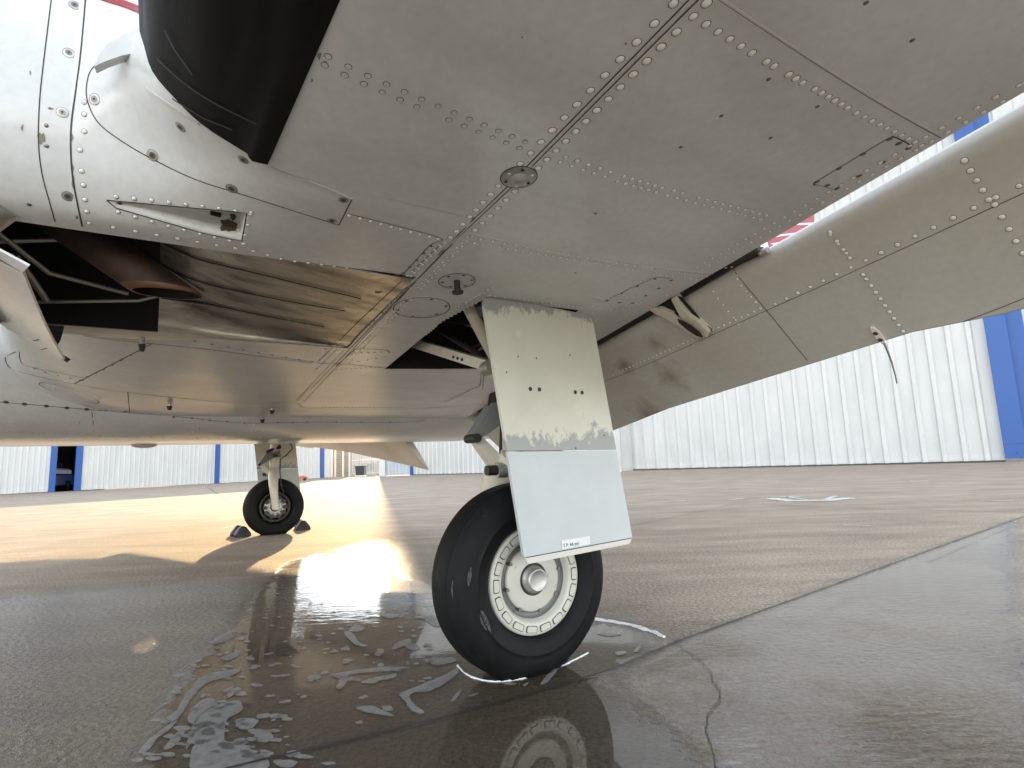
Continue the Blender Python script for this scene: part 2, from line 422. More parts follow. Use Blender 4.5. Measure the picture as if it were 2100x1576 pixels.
for u in us:
    ch = flap_chord(u) if u < 0.93 else 0.355+0.035*min(1, (u-0.93)/0.25)
    prof = [(ch, 0), (ch-.003, 0), (ch*.75, 0), (ch*.5, 0), (ch*.25, 0), (.045, 0), (.03, 0), (.008, -.006), (-.006, -.022), (-.004, -.045), (.02, -.062), (.08, -.068), (ch*.6, -.04), (ch, -.005)]
    rows.append([FP(u, a, b) for a, b in prof])
flap.grid(rows, 'flap_paint', closed=True, flip=False)
flap.add(rows[0], [tuple(range(14))], 'flap_paint', False); flap.add(rows[-1], [tuple(reversed(range(14)))], 'flap_paint', False)
flap_b = flap.bvh()

# --- fuselage
fus = MB()
FST = [(-4.4, .05, 1.1, 1.3), (-4.2, .22, .98, 1.5), (-3.6, .48, .88, 1.75), (-2.8, .70, .83, 2.0), (-1.8, .84, .812, 2.35), (-.8, .86, .808, 2.4), (0.3, .86, .808, 2.4), (1.2, .84, .815, 2.35),
       (2.0, .72, .90, 2.3), (3.2, .52, 1.15, 2.25), (4.6, .32, 1.5, 2.25), (5.8, .16, 1.85, 2.3), (6.4, .06, 2.05, 2.3)]
rows = []
for c, hw, zlo, zhi in spline([(a, b, c_) for a, b, c_, d in FST], 4) and [ (q.x, q.y, q.z, p2.y) for q, p2 in zip(spline([(a, b, c_) for a, b, c_, d in FST], 4), spline([(a, d, 0) for a, b, c_, d in FST], 4))]:
    rw = []
    for k in range(72):
        a = 2*pi*k/72; ex = 2/3.2
        x = hw*math.copysign(abs(cos(a))**ex, cos(a)); z = (zlo+zhi)/2+(zhi-zlo)/2*math.copysign(abs(sin(a))**ex, sin(a))
        rw.append(Vector((FZ+x, c, z)))
    rows.append(rw)
fus.grid(rows, 'paint', closed=True, flip=True)
fus.add(rows[0], [tuple(range(72))], 'paint'); fus.add(rows[-1], [tuple(reversed(range(72)))], 'paint')
fus_b = fus.bvh()

# --- trough (heat shield) under the nacelle
tr = MB()
def trz(c):
    K = [(-.405, 0.0), (-.5, .012), (-.65, .035), (-.8, .065), (-.9, .10), (-1.0, .17), (-1.1, .25), (-1.33, .33)]
    for (a, b), (c_, d) in zip(K, K[1:]):
        if c <= a and c >= c_: return lerp(b, d, (a-c)/(a-c_))
    return .33
rows = []
for c in svals(-1.33, -.412, 0.03):
    h = trz(c); r_ = [(.176, c, 1.102), (.172, c, 1.10+h*.5), (.14, c, 1.095+h*.9), (0, c, 1.085+h), (-.28, c, 1.065+h), (-.41, c, 1.05+h*.8), (-.443, c, 1.048+h*.35), (-.447, c, 1.047)]
    rows.append(spline(r_, 5))
kk = [i for i, r_ in enumerate(rows) if r_[0].y > -1.0][0]
tr.grid(rows[:kk+1], 'black', flip=False); tr.grid(rows[kk:], 'shield', flip=False)  # forward rows black, the dark of the deep bay painted in
tr_b = tr.bvh()
TREES = {'wing': (wing, wing_b), 'nac': (nac, nac_b), 'flap': (flap, flap_b), 'fus': (fus, fus_b), 'tr': (tr, tr_b)}
def hit(px, py, only=None):
    d = rayl(px, py); best = None
    for k, (mb, t) in TREES.items():
        if only and k not in only: continue
        loc, nor, idx, dist = t.ray_cast(CL, d)
        if loc and (best is None or dist < best[3]):
            if nor.dot(d) > 0: nor = -nor
            best = (k, loc, nor, dist)
    return best
def snap(p, only):                                       # nearest surface point
    best = None
    for k in only:
        loc, nor, idx, dist = TREES[k][1].find_nearest(p)
        if loc is not None and (best is None or dist < best[3]):
            if nor.dot(loc-CL) > 0: nor = -nor
            best = (k, loc, nor, dist)
    return best
def ribbon(P, width, mat, lift=0.0006, ridge=0.0, only=None, st=14, smooth=None):
    Q = []
    if smooth is None: smooth = len(P) >= 4
    if smooth: P = [(v_.x, v_.y) for v_ in spline([(a_, b_, 0) for a_, b_ in P], 5)]
    for (x0, y0), (x1, y1) in zip(P, P[1:]):
        k = max(1, int(hypot(x1-x0, y1-y0)/st))
        for i in range(k): Q.append((lerp(x0, x1, i/k), lerp(y0, y1, i/k)))
    Q.append(P[-1])
    H = [hit(x, y, only) for x, y in Q]; runs = []; cur = []
    for h in H:
        if h and (not cur or (h[0] == cur[-1][0] and (h[1]-cur[-1][1]).length < 0.35)): cur.append(h)
        else:
            if len(cur) > 1: runs.append(cur)
            cur = [h] if h else []
    if len(cur) > 1: runs.append(cur)
    for R in runs:
        mb = TREES[R[0][0]][0]; rows = []
        for i, h in enumerate(R):
            d = (R[min(i+1, len(R)-1)][1]-R[max(i-1, 0)][1]).normalized(); n_ = h[2]; sd = d.cross(n_).normalized()*width/2
            if ridge: rows.append([h[1]-sd, h[1]-sd+n_*ridge, h[1]+sd+n_*ridge, h[1]+sd])
            else: rows.append([h[1]-sd+n_*lift, h[1]+sd+n_*lift])
        mb.grid(rows, mat, smooth=False)
def disc(mb, p, n_, r, mat, lift, seg=10, dome=0.0):
    x = n_.orthogonal().normalized(); y = n_.cross(x)
    c = [p+(x*cos(2*pi*k/seg)+y*sin(2*pi*k/seg))*r+n_*lift for k in range(seg)]
    if dome:
        c2 = [p+(x*cos(2*pi*k/seg)+y*sin(2*pi*k/seg))*r*.62+n_*(lift+dome*.75) for k in range(seg)]
        vs_ = c+c2+[p+n_*(lift+dome)]
        fs = [(k, (k+1) % seg, seg+(k+1) % seg, seg+k) for k in range(seg)]+[(seg+k, seg+(k+1) % seg, 2*seg) for k in range(seg)]
        mb.add(vs_, fs, mat)
    else: mb.add(c+[p+n_*lift], [(k, (k+1) % seg, seg) for k in range(seg)], mat, False)
def rivet(h, r=0.0042, kind='dome'):
    mb = TREES[h[0]][0]
    if kind == 'dome':
        r *= 1.18; disc(mb, h[1], h[2], r*1.16, 'seam', 0.0003, 10); disc(mb, h[1], h[2], r, 'rivet', 0.0004, 10, r*.5)
    elif kind == 'flush':
        disc(mb, h[1], h[2], r*1.0, 'seam', 0.0003, 12); disc(mb, h[1], h[2], r*.84, 'paint', 0.0006, 12)
    elif kind == 'dark': disc(mb, h[1], h[2], r, 'screw', 0.0006, 8, r*.25)
    elif kind == 'screw':
        disc(mb, h[1], h[2], r*1.5, 'seam', 0.0004, 16); disc(mb, h[1], h[2], r*1.4, 'metal', 0.0004, 16, r*.12); disc(mb, h[1], h[2], r*.85, 'screw', r*.12+.0007, 12); disc(mb, h[1], h[2], r*.35, 'seam', r*.12+.001, 6)
def row(x0, y0, x1, y1, n_, r=0.0042, kind='dome', only=None, jit=0.0):
    a = hit(x0, y0, only); b = hit(x1, y1, only)
    if not a or not b: return
    for i in range(n_):
        if random.random() < 0.012: continue
        p = lerp(a[1], b[1], i/max(1, n_-1)); h = snap(p, list({a[0], b[0]}))
        if h and h[3] < 0.06: rivet(h, r*random.uniform(.93, 1.07), kind)
# spar joint
for P in ([(1425,-14),(1400,12.7),(1079.7,342)], [(1436,-4),(1400,31),(1090.6,342)], [(1040,383),(903,518),(607,821)], [(1049,385),(919,506),(622,826)], [(928,500),(760,672),(636,800)], [(905,500),(740,655),(652,742)]):
    ribbon(P, 0.0022, 'seam')
ribbon([(1431, -10), (1085, 342)], 0.005, 'ridge', ridge=0.0012); ribbon([(1044, 384), (911, 512), (680, 745), (612, 823)], 0.005, 'ridge', ridge=0.0012)
row(1381,8,1067,336,12,.0056); row(1022,382,924,487,8,.0056); row(1387,66,1104,345,13,.0056); row(1056,393,974,472,6,.0056)
row(913,497,650,757,46,.0036); row(901,503,655,740,40,.0036); row(958,487,690,758,44,.0034); row(968,484,722,738,40,.0034); row(884,505,668,716,22,.005,'dark')
# right hand lap and rows
ribbon([(1470,-4),(1560,56),(1700,148),(1830,228),(1944,291)], 0.0016, 'seam'); ribbon([(1472,-6),(1562,54),(1702,146),(1832,226),(1945,288)], 0.003, 'ridge', ridge=0.0010)
row(1449,7,1449,8,1,.0056); row(1472,28,1933,293,30,.0050); row(1422,34,1542,109,6,.0050); row(1572,127,1646,170,6,.0050); row(1671,183,1738,221,6,.0048); row(1756,232,1890,298,10,.0046)
row(1160,322,1252,353,5); row(1280,362,1358,385,6); row(1382,391,1572,442,13); row(1149,333,1240,363,5); row(1267,372,1345,394,6); row(1369,401,1560,450,12)
row(673,116,1077,291,13,.0055,'flush'); row(666,134,1065,304,13,.0055,'flush')
ribbon([(958,478),(1040,496),(1130,517),(1290,543),(1380,553),(1462,560)], 0.004, 'ridge', ridge=0.0014)
row(986,491,1336,551,18); row(1345,553,1450,566,10,.0036); row(973,499,1335,559,26,.0038); row(1340,562,1440,574,9,.0036)
row(2042,199,1430,547,26,.0042); row(2056,208,1440,553,26,.0040); row(2090,175,2100,170,2)
row(1235,640,1500,548,26,.0034)
row(1216,628,1340,566,12,.0034); row(1215,640,1400,600,16,.0032); row(1225,655,1385,612,15,.0032); row(1232,668,1330,632,10,.003); row(1232,680,1300,652,8,.003)
# access panels
ribbon([(1672,381),(1667,377),(1745,330),(1829,279),(1850,288),(1870,299)], 0.0022, 'seam', smooth=False); ribbon([(1667,377),(1716,390)], .0012, 'seam')
for x, y in ((925,755),(985,775),(1040,793),(1050,680),(1187,598),(1338,512),(1390,538),(1445,565),(1165,722),(1300,645)):
    h = hit(1340+x/2.763, 100+y/2.763); h and rivet(h, .0062, 'dark')
ribbon([(1239,618.6),(1290,593),(1345,568),(1374.5,571)], 0.0022, 'seam', smooth=False); ribbon([(1215,612),(1240,618)], .0012, 'seam')
for x, y in ((490,293),(640,215),(805,138),(990,62),(1160,78),(1030,162),(893,240),(755,317),(615,312)):
    h = hit(1150+x/5.122, 560+y/5.122); h and rivet(h, .0055, 'dark')
for x, y in ((1776,6),(1871,83),(1576,163),(1676,219),(1479,238),(1580,283),(1396,302),(1221,438),(1180,560)):
    h = hit(x, y); h and rivet(h, .0038, 'dark')
def ringon(cx, cy, r, mat='seam', wd=.0022, asp=1.0, ridge=0.0, n_=36):
    h = hit(cx, cy); mb = TREES[h[0]][0]; x = Vector((1, 0, DH)).normalized(); y = h[2].cross(x).normalized(); rows = []
    for k in range(n_+1):
        a = 2*pi*k/n_; d = x*cos(a)+y*sin(a)*asp
        if ridge: rows.append([h[1]+d*(r-wd), h[1]+d*(r-wd)+h[2]*ridge, h[1]+d*r+h[2]*ridge, h[1]+d*(r+.001)])
        else: rows.append([h[1]+d*(r-wd)+h[2]*.0008, h[1]+d*r+h[2]*.0008])
    mb.grid(rows, mat, smooth=False); return h, x, y
h, x, y = ringon(1064, 364, .036, 'seam', .002)
disc(wing, h[1], h[2], .033, 'metal', .0005, 32, .003); disc(wing, h[1]+(-x*.0)-y*.0, h[2], .017, 'metal', .003, 24, .012)
for k in range(6):
    a = 2*pi*k/6+.3; disc(wing, h[1]+(x*cos(a)+y*sin(a))*.026, h[2], .0036, 'rivet' if k % 2 else 'seam', .003, 8, .0015)
h, x, y = ringon(937, 577, .05, 'seam', .0022)
for k in range(6):
    a = 2*pi*k/6; disc(wing, h[1]+(x*cos(a)+y*sin(a))*.040, h[2], .005, 'screw', .0007, 8, .001)
h2 = hit(937, 577); wing.tube([h2[1], h2[1]+h2[2]*.03], .009, 'rubber', 10); wing.tube([h2[1]+h2[2]*.03, h2[1]+h2[2]*.034], .016, 'rubber', 10)
h, x, y = ringon(865, 632, .085, 'seam', .003); h, x, y = ringon(865, 632, .088, 'ridge', .003, ridge=.0008)
for k in range(6):
    a = 2*pi*k/6; disc(wing, h[1]+(x*cos(a)+y*sin(a))*.072, h[2], .006, 'screw', .0007, 8, .001)
row(990,485,960,560,0)
for (a_, b_, c_, d_, n_) in ((870,690,1000,607,20),(862,680,985,603,20),(940,628,1010,590,9),(800,745,900,668,16),(812,748,905,676,16),(700,758,790,752,10)):
    row(a_, b_, c_, d_, n_, .0034, 'dome' if a_ > 850 else 'dark')
row(1005,606,1200,632,22,.0034)
ribbon([(690,750),(722,722),(735,716),(790,718),(800,724)], .003, 'seam'); row(728,724,795,722,6,.004,'dark'); row(700,748,790,732,6,.004,'dark')
ribbon([(650,745),(712,747),(790,755)], .004, 'seam'); ribbon([(795,757),(985,757)], .006, 'ridge', ridge=.002)
ribbon([(135,684),(250,699),(400,714),(520,729),(640,746)], .003, 'seam'); ribbon([(134,681),(250,696),(400,711),(520,726),(640,743)], .007, 'ridge', ridge=.002)
# nacelle skin details
ribbon([(176,-6),(166,106),(155,190),(146,261),(146,328),(153,388),(169,465)], .0028, 'seam', only=('nac',))
ribbon([(106,-6),(90,123),(81,211),(79,292),(86,356),(102,416),(113,455)], .0018, 'seam', only=('nac',))
for x, y, r_ in ((153,11,.0062),(141,109,.0062),(128,231,.0062),(139,403,.0062),(194,204,.0070),(313,319,.0070),(475,387,.0070),(370,261,.0062),(499,328,.0062),(704,411,.0062),(681,453,.0062)):
    h = hit(x, y, ('nac', 'wing')); h and rivet(h, r_, 'screw')
for x, y in ((173,210),(173,235),(173,270),(164,308),(167,351),(171,380),(174,410),(178,434),(183,458),(95,258),(96,300),(60,420)):
    h = hit(x, y, ('nac',)); h and rivet(h, .0036, 'dome' if x > 160 else 'dark')
row(233,467,483,509,7,.0042); row(520,515,822,566,14,.0042)
row(238,404,515,436,9,.0034); row(242,435,500,500,9,.0034); row(514,440,498,500,4,.0034)
ribbon([(195,135),(182,155),(178,200),(200,250),(250,290),(310,325),(400,368),(500,400),(600,432),(695,462)], .0020, 'seam', only=('nac',))
ribbon([(695,462),(722,408)], .0024, 'seam'); ribbon([(722,408),(640,374),(556,343),(430,268),(335,206),(300,182)], .004, 'ridge', ridge=.0018)
ribbon([(712,438),(800,460),(904,489),(880,505),(822,568)], .0018, 'seam'); row(716,442,898,490,10,.004)
ribbon([(219, 411), (440, 431), (506, 437), (496, 495), (418, 479), (238, 427), (219, 411)], .0022, 'seam', smooth=False)
h = hit(442, 440); h and nac.box(h[1]+Vector((0, 0, -.001)), (.010, .010, .002), 'black')
# red stripe on the nacelle flank
for j in range(10): pass
ribbon([(150,-38),(200,-10),(262,12),(316,34),(330,40)], .018, 'red', lift=.002, only=('nac',))
# heat shield beads drawn flat: black line with a highlight painted beside it
for P in ([(338,499),(409,530),(511,555),(740,611)], [(275,506),(388,569),(564,611),(708,636)], [(330,610),(416,620),(528,643),(666,669)], [(230,470),(300,520),(420,596)]):
    ribbon(P, .0065, 'black', lift=.003, only=('tr',)); ribbon([(a, b+5) for a, b in P], .005, 'metal', lift=.002, only=('tr',))
# root fillet and belly seams
for P in ([(33,722),(14,731),(12,742),(28,759),(90,775),(155,788),(261,805),(472,826),(599,826),(640,838),(834,839),(998,829)],
          [(0,825),(95,833),(178,840),(257,846),(300,849),(394,858),(501,868),(640,866),(830,866),(920,853),(1010,840)],
          [(312,705),(152,788)], [(40,722),(42,740),(60,752),(170,775)], [(262,805),(266,846)], [(188,842),(193,884)], [(160,842),(163,868)], [(415,862),(403,898)], [(835,866),(815,899)], [(525,868),(540,900)],
          [(986,757),(984,790),(965,800),(910,826)], [(1000,765),(992,767),(990,800)]):
    ribbon(P, .0030, 'seam')
for x, y in ((12,825),(50,829),(95,833),(137,837),(178,840),(217,842),(257,845)):
    h = hit(x, y); h and rivet(h, .010, 'dark')
for x, y in ((308,849),(356,856),(394,858),(430,862),(466,865),(501,868),(570,867),(600,867),(630,866),(690,866),(740,866),(800,866)):
    h = hit(x, y); h and rivet(h, .007, 'dark')
ringon(143, 807, .11, 'seam', .004)
row(288,718,165,780,8,.006,'dark'); row(70,757,170,780,5,.005,'dark'); row(645,836,830,836,26,.005,'dark'); row(300,699,205,668,0)
row(400,700,640,742,9,.0055,'dark'); row(640,812,740,716,0)
row(220,662,330,682,0)
# flap details
FR = ('flap',)
ribbon([(1240,783),(1340,742),(1463,686),(1572,637),(1700,580),(1900,488),(2100,396)], .0016, 'seam', only=FR)
ribbon([(1507,553),(1515,568),(1572,637),(1670,757)], .0022, 'seam', only=FR)
ribbon([(1905,678),(1960,665),(2040,636),(2100,612)], .0018, 'seam', only=FR)
row(1250,772,1560,634,34,.0034,only=FR); row(1590,624,2090,382,16,.0046,only=FR)
row(1512,573,1560,632,6,.004,only=FR); row(1572,643,1662,750,9,.004,only=FR)
row(1703,482,1736,520,3,.004,only=FR)
row(1703,477,1770,564,6,.0046,only=FR); row(1777,573,1852,680,9,.0046,only=FR)
row(1978,330,2028,410,5,.0048,only=FR); row(2040,420,2098,520,5,.0048,only=FR)
row(1465,705,1540,794,9,.004,'flush',only=FR); row(1315,680,1440,830,16,.004,'flush',only=FR); row(1250,700,1300,740,4,.0036,'flush',only=FR); row(1290,775,1362,862,9,.004,'flush',only=FR)
row(1300,740,1318,772,3,.004,'flush',only=FR)
row(1463,598,1515,665,6,.0034,only=FR); row(1470,594,1522,660,0,.0034,only=FR); row(1380,705,1465,680,0)
M['chip'] = N('bare_chip', .6, (.22, .19, .14)).m
M['grime'] = N('brown_grime', .7, (.10, .07, .04)).m
M['bootscuff'] = N('dull_scuff', .6, (.035, .033, .03)).m
def patch(cx, cy, rx, ry, mat, lift=.0005, n_=14, ang=0.0, only=None):
    P_ = []
    for k in range(n_):
        a = 2*pi*k/n_; q = random.uniform(.55, 1.15); x_, y_ = cos(a)*rx*q, sin(a)*ry*q
        P_.append((cx+x_*cos(ang)-y_*sin(ang), cy+x_*sin(ang)+y_*cos(ang)))
    H = [hit(x_, y_, only) for x_, y_ in P_+[(cx, cy)]]
    if any(h is None for h in H) or len({h[0] for h in H}) > 1: return
    mb = TREES[H[0][0]][0]; mb.add([h[1]+h[2]*lift for h in H], [(k, (k+1) % n_, n_) for k in range(n_)], mat, False)
for a_ in ((84,284,9,14),(150,372,4,16),(149,345,4,9),(104,223,6,3),(46,262,3,8),(92,300,3,3),(148,283,3,8),(158,446,4,5),(62,150,2,5)): patch(*a_, 'chip', only=('nac',))
patch(468,464,20,18,'grime',.0012,ang=.2); patch(478,445,8,10,'grime',.0014); patch(245,417,8,3,'grime',.0012)
for a_ in ((655,115,5,9),(668,128,4,4),(640,165,3,4),(1283,90,3,3),(1070,76,3,2),(1110,700,5,3),(775,600,10,3)): patch(*a_, 'chip')
for P_ in ([(330,120),(380,165),(440,205),(520,245),(560,262)], [(345,60),(365,100),(400,150)], [(360,200),(420,238),(480,262)]):
    ribbon(P_, .0035, 'bootscuff', lift=.0062, only=('nac', 'wing'))
row(205,894,470,901,12,.005,'dark',('fus',)); row(470,901,1000,901,24,.005,'dark',('fus',)); row(20,886,180,891,8,.004,'dark',('fus',))
row(520,870,535,900,5,.004,'dome',('fus',)); row(400,866,392,898,5,.004,'dome',('fus',)); row(830,845,1000,836,16,.004,'dark'); row(905,824,985,790,12,.004,'dark')
row(40,730,150,783,0); row(330,700,640,742,0)
# strut-mounted pieces ------------------------------------------------ build near & far
def hexpts(c, r, n_, axis): pass
def build_side(mir):
    kw = dict(mirror=mir)
    W = wing.build('wing', plane, mir)
    # de-icer boot
    b = MB(); k0, k1 = 8, 40; rows = []
    for s in svals(0.508, 4.15, 0.06):
        rw = []
        for k in range(k0, k1):
            p = secpt(s, k, False); q0 = secpt(s, max(k-1, 0), False); q1 = secpt(s, min(k+1, NK-1), False)
            t = (q1-q0).normalized(); nn = Vector((0, -t.z, t.y)); nn = nn if nn.dot(Vector((0, -1, 0))*1+Vector((0, 0, -1))*(1 if k < 24 else -1)) > 0 else -nn
            wv = .0012*sin((k-k0)*1.1)
            off = .003+wv if k not in (k0, k1-1) else .0002
            p = p+nn*off; p.y -= max(0, .95-s)*.075*(1 if k <= k0+1 else .5 if k == k0+2 else 0); rw.append(p)
        rows.append(rw)
    b.grid(rows, 'boot'); b.build('deicing_boot', W, mir)
    # wheel well
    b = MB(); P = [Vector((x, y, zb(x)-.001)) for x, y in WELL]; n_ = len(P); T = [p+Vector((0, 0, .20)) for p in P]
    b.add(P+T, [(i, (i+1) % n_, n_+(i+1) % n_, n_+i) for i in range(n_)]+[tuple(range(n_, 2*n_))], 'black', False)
    for sx in (-.5, -.3): b.box((sx, 0, zb(sx)+.17), (.012, .19, .02), 'darkmetal')
    b.tube([(-.6, .12, 1.10), (-.3, .16, 1.12), (.05, .1, 1.14)], .008, 'darkmetal')
    b.build('wheel_well', W, mir)
    for Pp, r_, m_ in (([(-.62, -.12, 1.12), (-.4, -.14, 1.16), (-.1, -.13, 1.2)], .006, 'metal'), ([(-.6, -.05, 1.16), (-.3, -.1, 1.18), (0, -.08, 1.2)], .004, 'rubber'), ([(-.55, .17, 1.10), (-.2, .17, 1.12), (.08, .16, 1.16)], .007, 'metal'), ([(-.5, .1, 1.18), (-.48, .15, 1.10), (-.2, .18, 1.10)], .004, 'rust')):
        b = MB(); b.tube(Pp, r_, m_, 8); b.build('hydraulic_line', W, mir)
    NA = nac.build('engine_nacelle', plane, mir)
    tr.build('heat_shield', NA, mir)
    # engine bay dark interior, pipes
    b = MB()
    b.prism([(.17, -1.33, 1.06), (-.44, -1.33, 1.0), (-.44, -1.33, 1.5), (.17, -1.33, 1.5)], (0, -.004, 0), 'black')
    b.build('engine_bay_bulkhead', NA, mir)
    b = MB()
    for Pp, r_ in (([(.12, -1.31, 1.16), (-.2, -1.2, 1.12), (-.35, -1.05, 1.13)], .006), ([(-.12, -1.25, 1.13), (-.34, -1.22, 1.085)], .008), ([(-.34, -1.24, 1.08), (-.30, -1.02, 1.10), (-.3, -.95, 1.13)], .005), ([(-.05, -1.32, 1.12), (-.1, -1.1, 1.19), (-.2, -.98, 1.16)], .006)):
        b.tube(Pp, r_, 'metal', 8)
    b.build('engine_mount_tube', NA, mir)
    # exhaust
    b = MB(); A = Vector((.02, -1.33, 1.30)); B = Vector((.03, -.950, 1.035)); d = (B-A).normalized(); x = Vector((1, 0, 0)); x = (x-d*x.dot(d)).normalized(); y = d.cross(x); rows = []
    R = .043; zc = 1.035
    for t in (0, .4, .8):
        rows.append([A+(B-A)*t+(x*cos(2*pi*k/28)+y*sin(2*pi*k/28))*R for k in range(28)])
    def cut(rad, zz):
        o = []
        for k in range(28):
            p = A+(x*cos(2*pi*k/28)+y*sin(2*pi*k/28))*rad; o.append(p+d*((zz-p.z)/d.z))
        return o
    E1 = cut(R, zc+.012); E2 = cut(R, zc); E3 = cut(R-.004, zc); E4 = [p-d*.12 for p in E3]
    b.grid(rows[:1]+[E1], 'rust', closed=True); b.grid([E1, E2, E3], 'rustlip', closed=True); b.grid([E3, E4], 'black', closed=True); b.add(E4, [tuple(range(28))], 'black')
    b.build('exhaust_pipe', NA, mir)
    # cowl flap
    b = MB()
    q = [(.12, -1.19, 1.02), (-.45, -1.19, .95), (-.45, -1.34, 1.045), (.12, -1.34, 1.11)]
    rows = []
    for t in [i/8 for i in range(9)]:
        a = Vector(q[0]).lerp(Vector(q[1]), t); e = Vector(q[3]).lerp(Vector(q[2]), t); bulge = Vector((0, 0, -.012*sin(pi*t)))
        rows.append([a+bulge, a.lerp(e, .5)+bulge+Vector((0, 0, -.004)), e+bulge])
    up = Vector((0, .003, .004))
    b.grid(rows, 'paint'); b.grid([[p+up for p in r_] for r_ in rows], 'paint', flip=True)
    b.grid([[r_[0] for r_ in rows], [r_[0]+up for r_ in rows]], 'ridge', smooth=False)
    b.prism([(.12, -1.19, 1.02), (.16, -1.175, 1.022), (.16, -1.34, 1.112), (.12, -1.34, 1.11)], (.0, .002, .004), 'paint_white')  # outer flange in brighter white, its sky light put into the colour
    for sx, cx in ((-.33, -1.235), (-.38, -1.225), (-.1, -1.28)):
        tt = (.12-sx)/.57; zz = lerp(1.02, .95, tt)+(-1.19-cx)*.62-.014; disc(b, Vector((sx, cx, zz)), Vector((0, .4, -.9)).normalized(), .008, 'screw', .002, 10)
    b.build('cowl_flap', NA, mir)
    b = MB(); b.prism([onS(x_, y_, -.456) for x_, y_ in [(60,600),(100,600),(122,625),(131,650),(131,672),(124,698),(115,712),(128,727),(145,737),(137,744),(60,690)]], (-.004, 0, 0), 'rubber')
    b.build('cowl_flap_dark_plate', NA, mir)  # thin dark plate for the inner side of the other cowl flap half
    b = MB(); b.tube([(.20, -1.21, 1.13), (.14, -1.30, 1.07), (.10, -1.42, 1.05)], [.035, .05, .05], 'metal', 20); b.build('intake_duct', NA, mir)
    b = MB()
    for sx, cx in ((-.52, -1.015), ):
        b.tube([(sx, cx, 1.045), (sx, cx, 1.02)], .007, 'metal', 10); b.tube([(sx, cx, 1.022), (sx, cx, 1.0)], [.010, .007], 'rubber', 10)
    b.build('drain_fitting', NA, mir)
    # crescent leading edge fillet
    b = MB(); po = [(193,137),(203,112),(222,88),(258,68),(322,52),(325,104),(290,106),(250,114),(216,126)]
    b.prism([onS(x_, y_, .42) for x_, y_ in po], (-.018, .002, .0), 'paint'); b.build('leading_edge_fillet', NA, mir, recalc=True)
    b = MB(); b.lathe([(.001, -.28), (.06, -.22), (.1, -.1), (.115, 0)], (-.135, -2.86, 1.45), (0, 1, 0), 'metal', 24)
    for k in range(3):
        a = 2*pi*k/3+.5; dd = Vector((cos(a), 0, sin(a))); tt = Vector((-sin(a), 0, cos(a)))
        rows = []
        for t in (0.08, .2, .45, .7, .95):
            wd = .05+.03*sin(pi*t); c_ = Vector((-.135, -2.95, 1.45))+dd*t; q_ = tt*wd*cos(.5)+Vector((0, wd*sin(.5), 0))
            rows.append([c_-q_, c_+Vector((0, .008, 0)), c_+q_, c_-Vector((0, .008, 0))])
        b.grid(rows, 'rubber', closed=True)
    b.build('propeller', NA, mir)
    FL = flap.build('flap', plane, mir)
    # flap track
    b = MB(); 
    P0 = [(1340,628),(1365,622),(1388,605),(1400,640),(1425,652),(1448,668),(1460,676),(1452,684),(1438,682),(1410,662),(1380,640),(1362,633)]
    HH = []
    for PP in ([(1336,627),(1360,627),(1385,638),(1412,658),(1440,680),(1431,683),(1405,666),(1375,647),(1350,636)], [(1383,606),(1390,603),(1400,620),(1420,641),(1441,655),(1460,674),(1457,683),(1444,683),(1436,668),(1419,656),(1403,646),(1395,630)]):
        b.prism([FP(*hitF(x_, y_), .022) for x_, y_ in PP], FN*-.03+FU*.002, 'paint_cream')
    b.prism([FP(*hitF(x_, y_), .012) for x_, y_ in [(1385,638),(1404,645),(1436,668),(1442,682),(1412,658)]], FN*-.01, 'darkmetal')
    b.prism([FP(*hitF(x_, y_), .004) for x_, y_ in [(1350,628),(1384,608),(1396,632),(1386,640)]], FN*-.003, 'black'); b.build('flap_track', FL, mir, recalc=True)  # last prism: black sheet painted as the shaded gap between the arms
    b = MB(); HH = [hitF(x_, y_) for x_, y_ in [(1400,640),(1425,652),(1446,668),(1452,678),(1440,676),(1418,662),(1402,648)]]
    b.prism([FP(u, v, .034) for u, v in HH], FN*.002, 'darkmetal'); HH = [hitF(x_, y_) for x_, y_ in [(1388,603),(1400,608),(1440,655),(1462,674),(1455,683),(1432,655),(1405,622)]]
    b.prism([FP(u, v, .004) for u, v in HH], FN*.003, 'black'); b.build('track_dark_strip', FL, mir, recalc=True)  # two thin flat dark strips along the track arms
    if not mir:
        b = MB(); HH = [hitF(x_, y_) for x_, y_ in [(1786,670),(1793,670),(1805,680),(1815,694),(1818,702),(1812,704),(1800,694),(1790,680)]]
        b.prism([FP(u, v, .0005) for u, v in HH], FN*.006, 'rivet')
        for x_, y_ in ((1797, 681), (1807, 694)):
            u, v = hitF(x_, y_); disc(b, FP(u, v, .0075), FN, .006, 'screw', .0, 10)
        b.build('wick_base', FL)
        b = MB(); d0 = FP(*hitF(1815, 700), .005); pp = []
        for x_, y_ in ((1815,701),(1824,720),(1832,740),(1840,765),(1843,778)):
            u, v = hitF(x_, y_); pp.append(FP(u, v, .006+.01*((y_-701)/77)))
        b.tube(pp, [.0035, .003, .0025, .002, .002], 'metal', 8); b.build('static_wick', FL)
        b = MB(); b.box(Vector((.585, .395, 1.158)), (.05, .02, .008), 'darkmetal'); b.tube([(.63, .392, 1.150), (.655, .39, 1.150)], .009, 'metal'); b.build('flap_hinge', FL)
    # ---------------- landing gear
    g = MB()
    leg = [(-.03, .02, 1.20), (-.03, .02, 1.0), (-.03, .015, .80), (-.03, .01, .66)]
    g.tube(leg, [.045, .045, .045, .042], 'paint_cream', 20)
    g.tube([(-.03, .01, .70), (-.03, .01, .60)], .036, 'metal', 20)
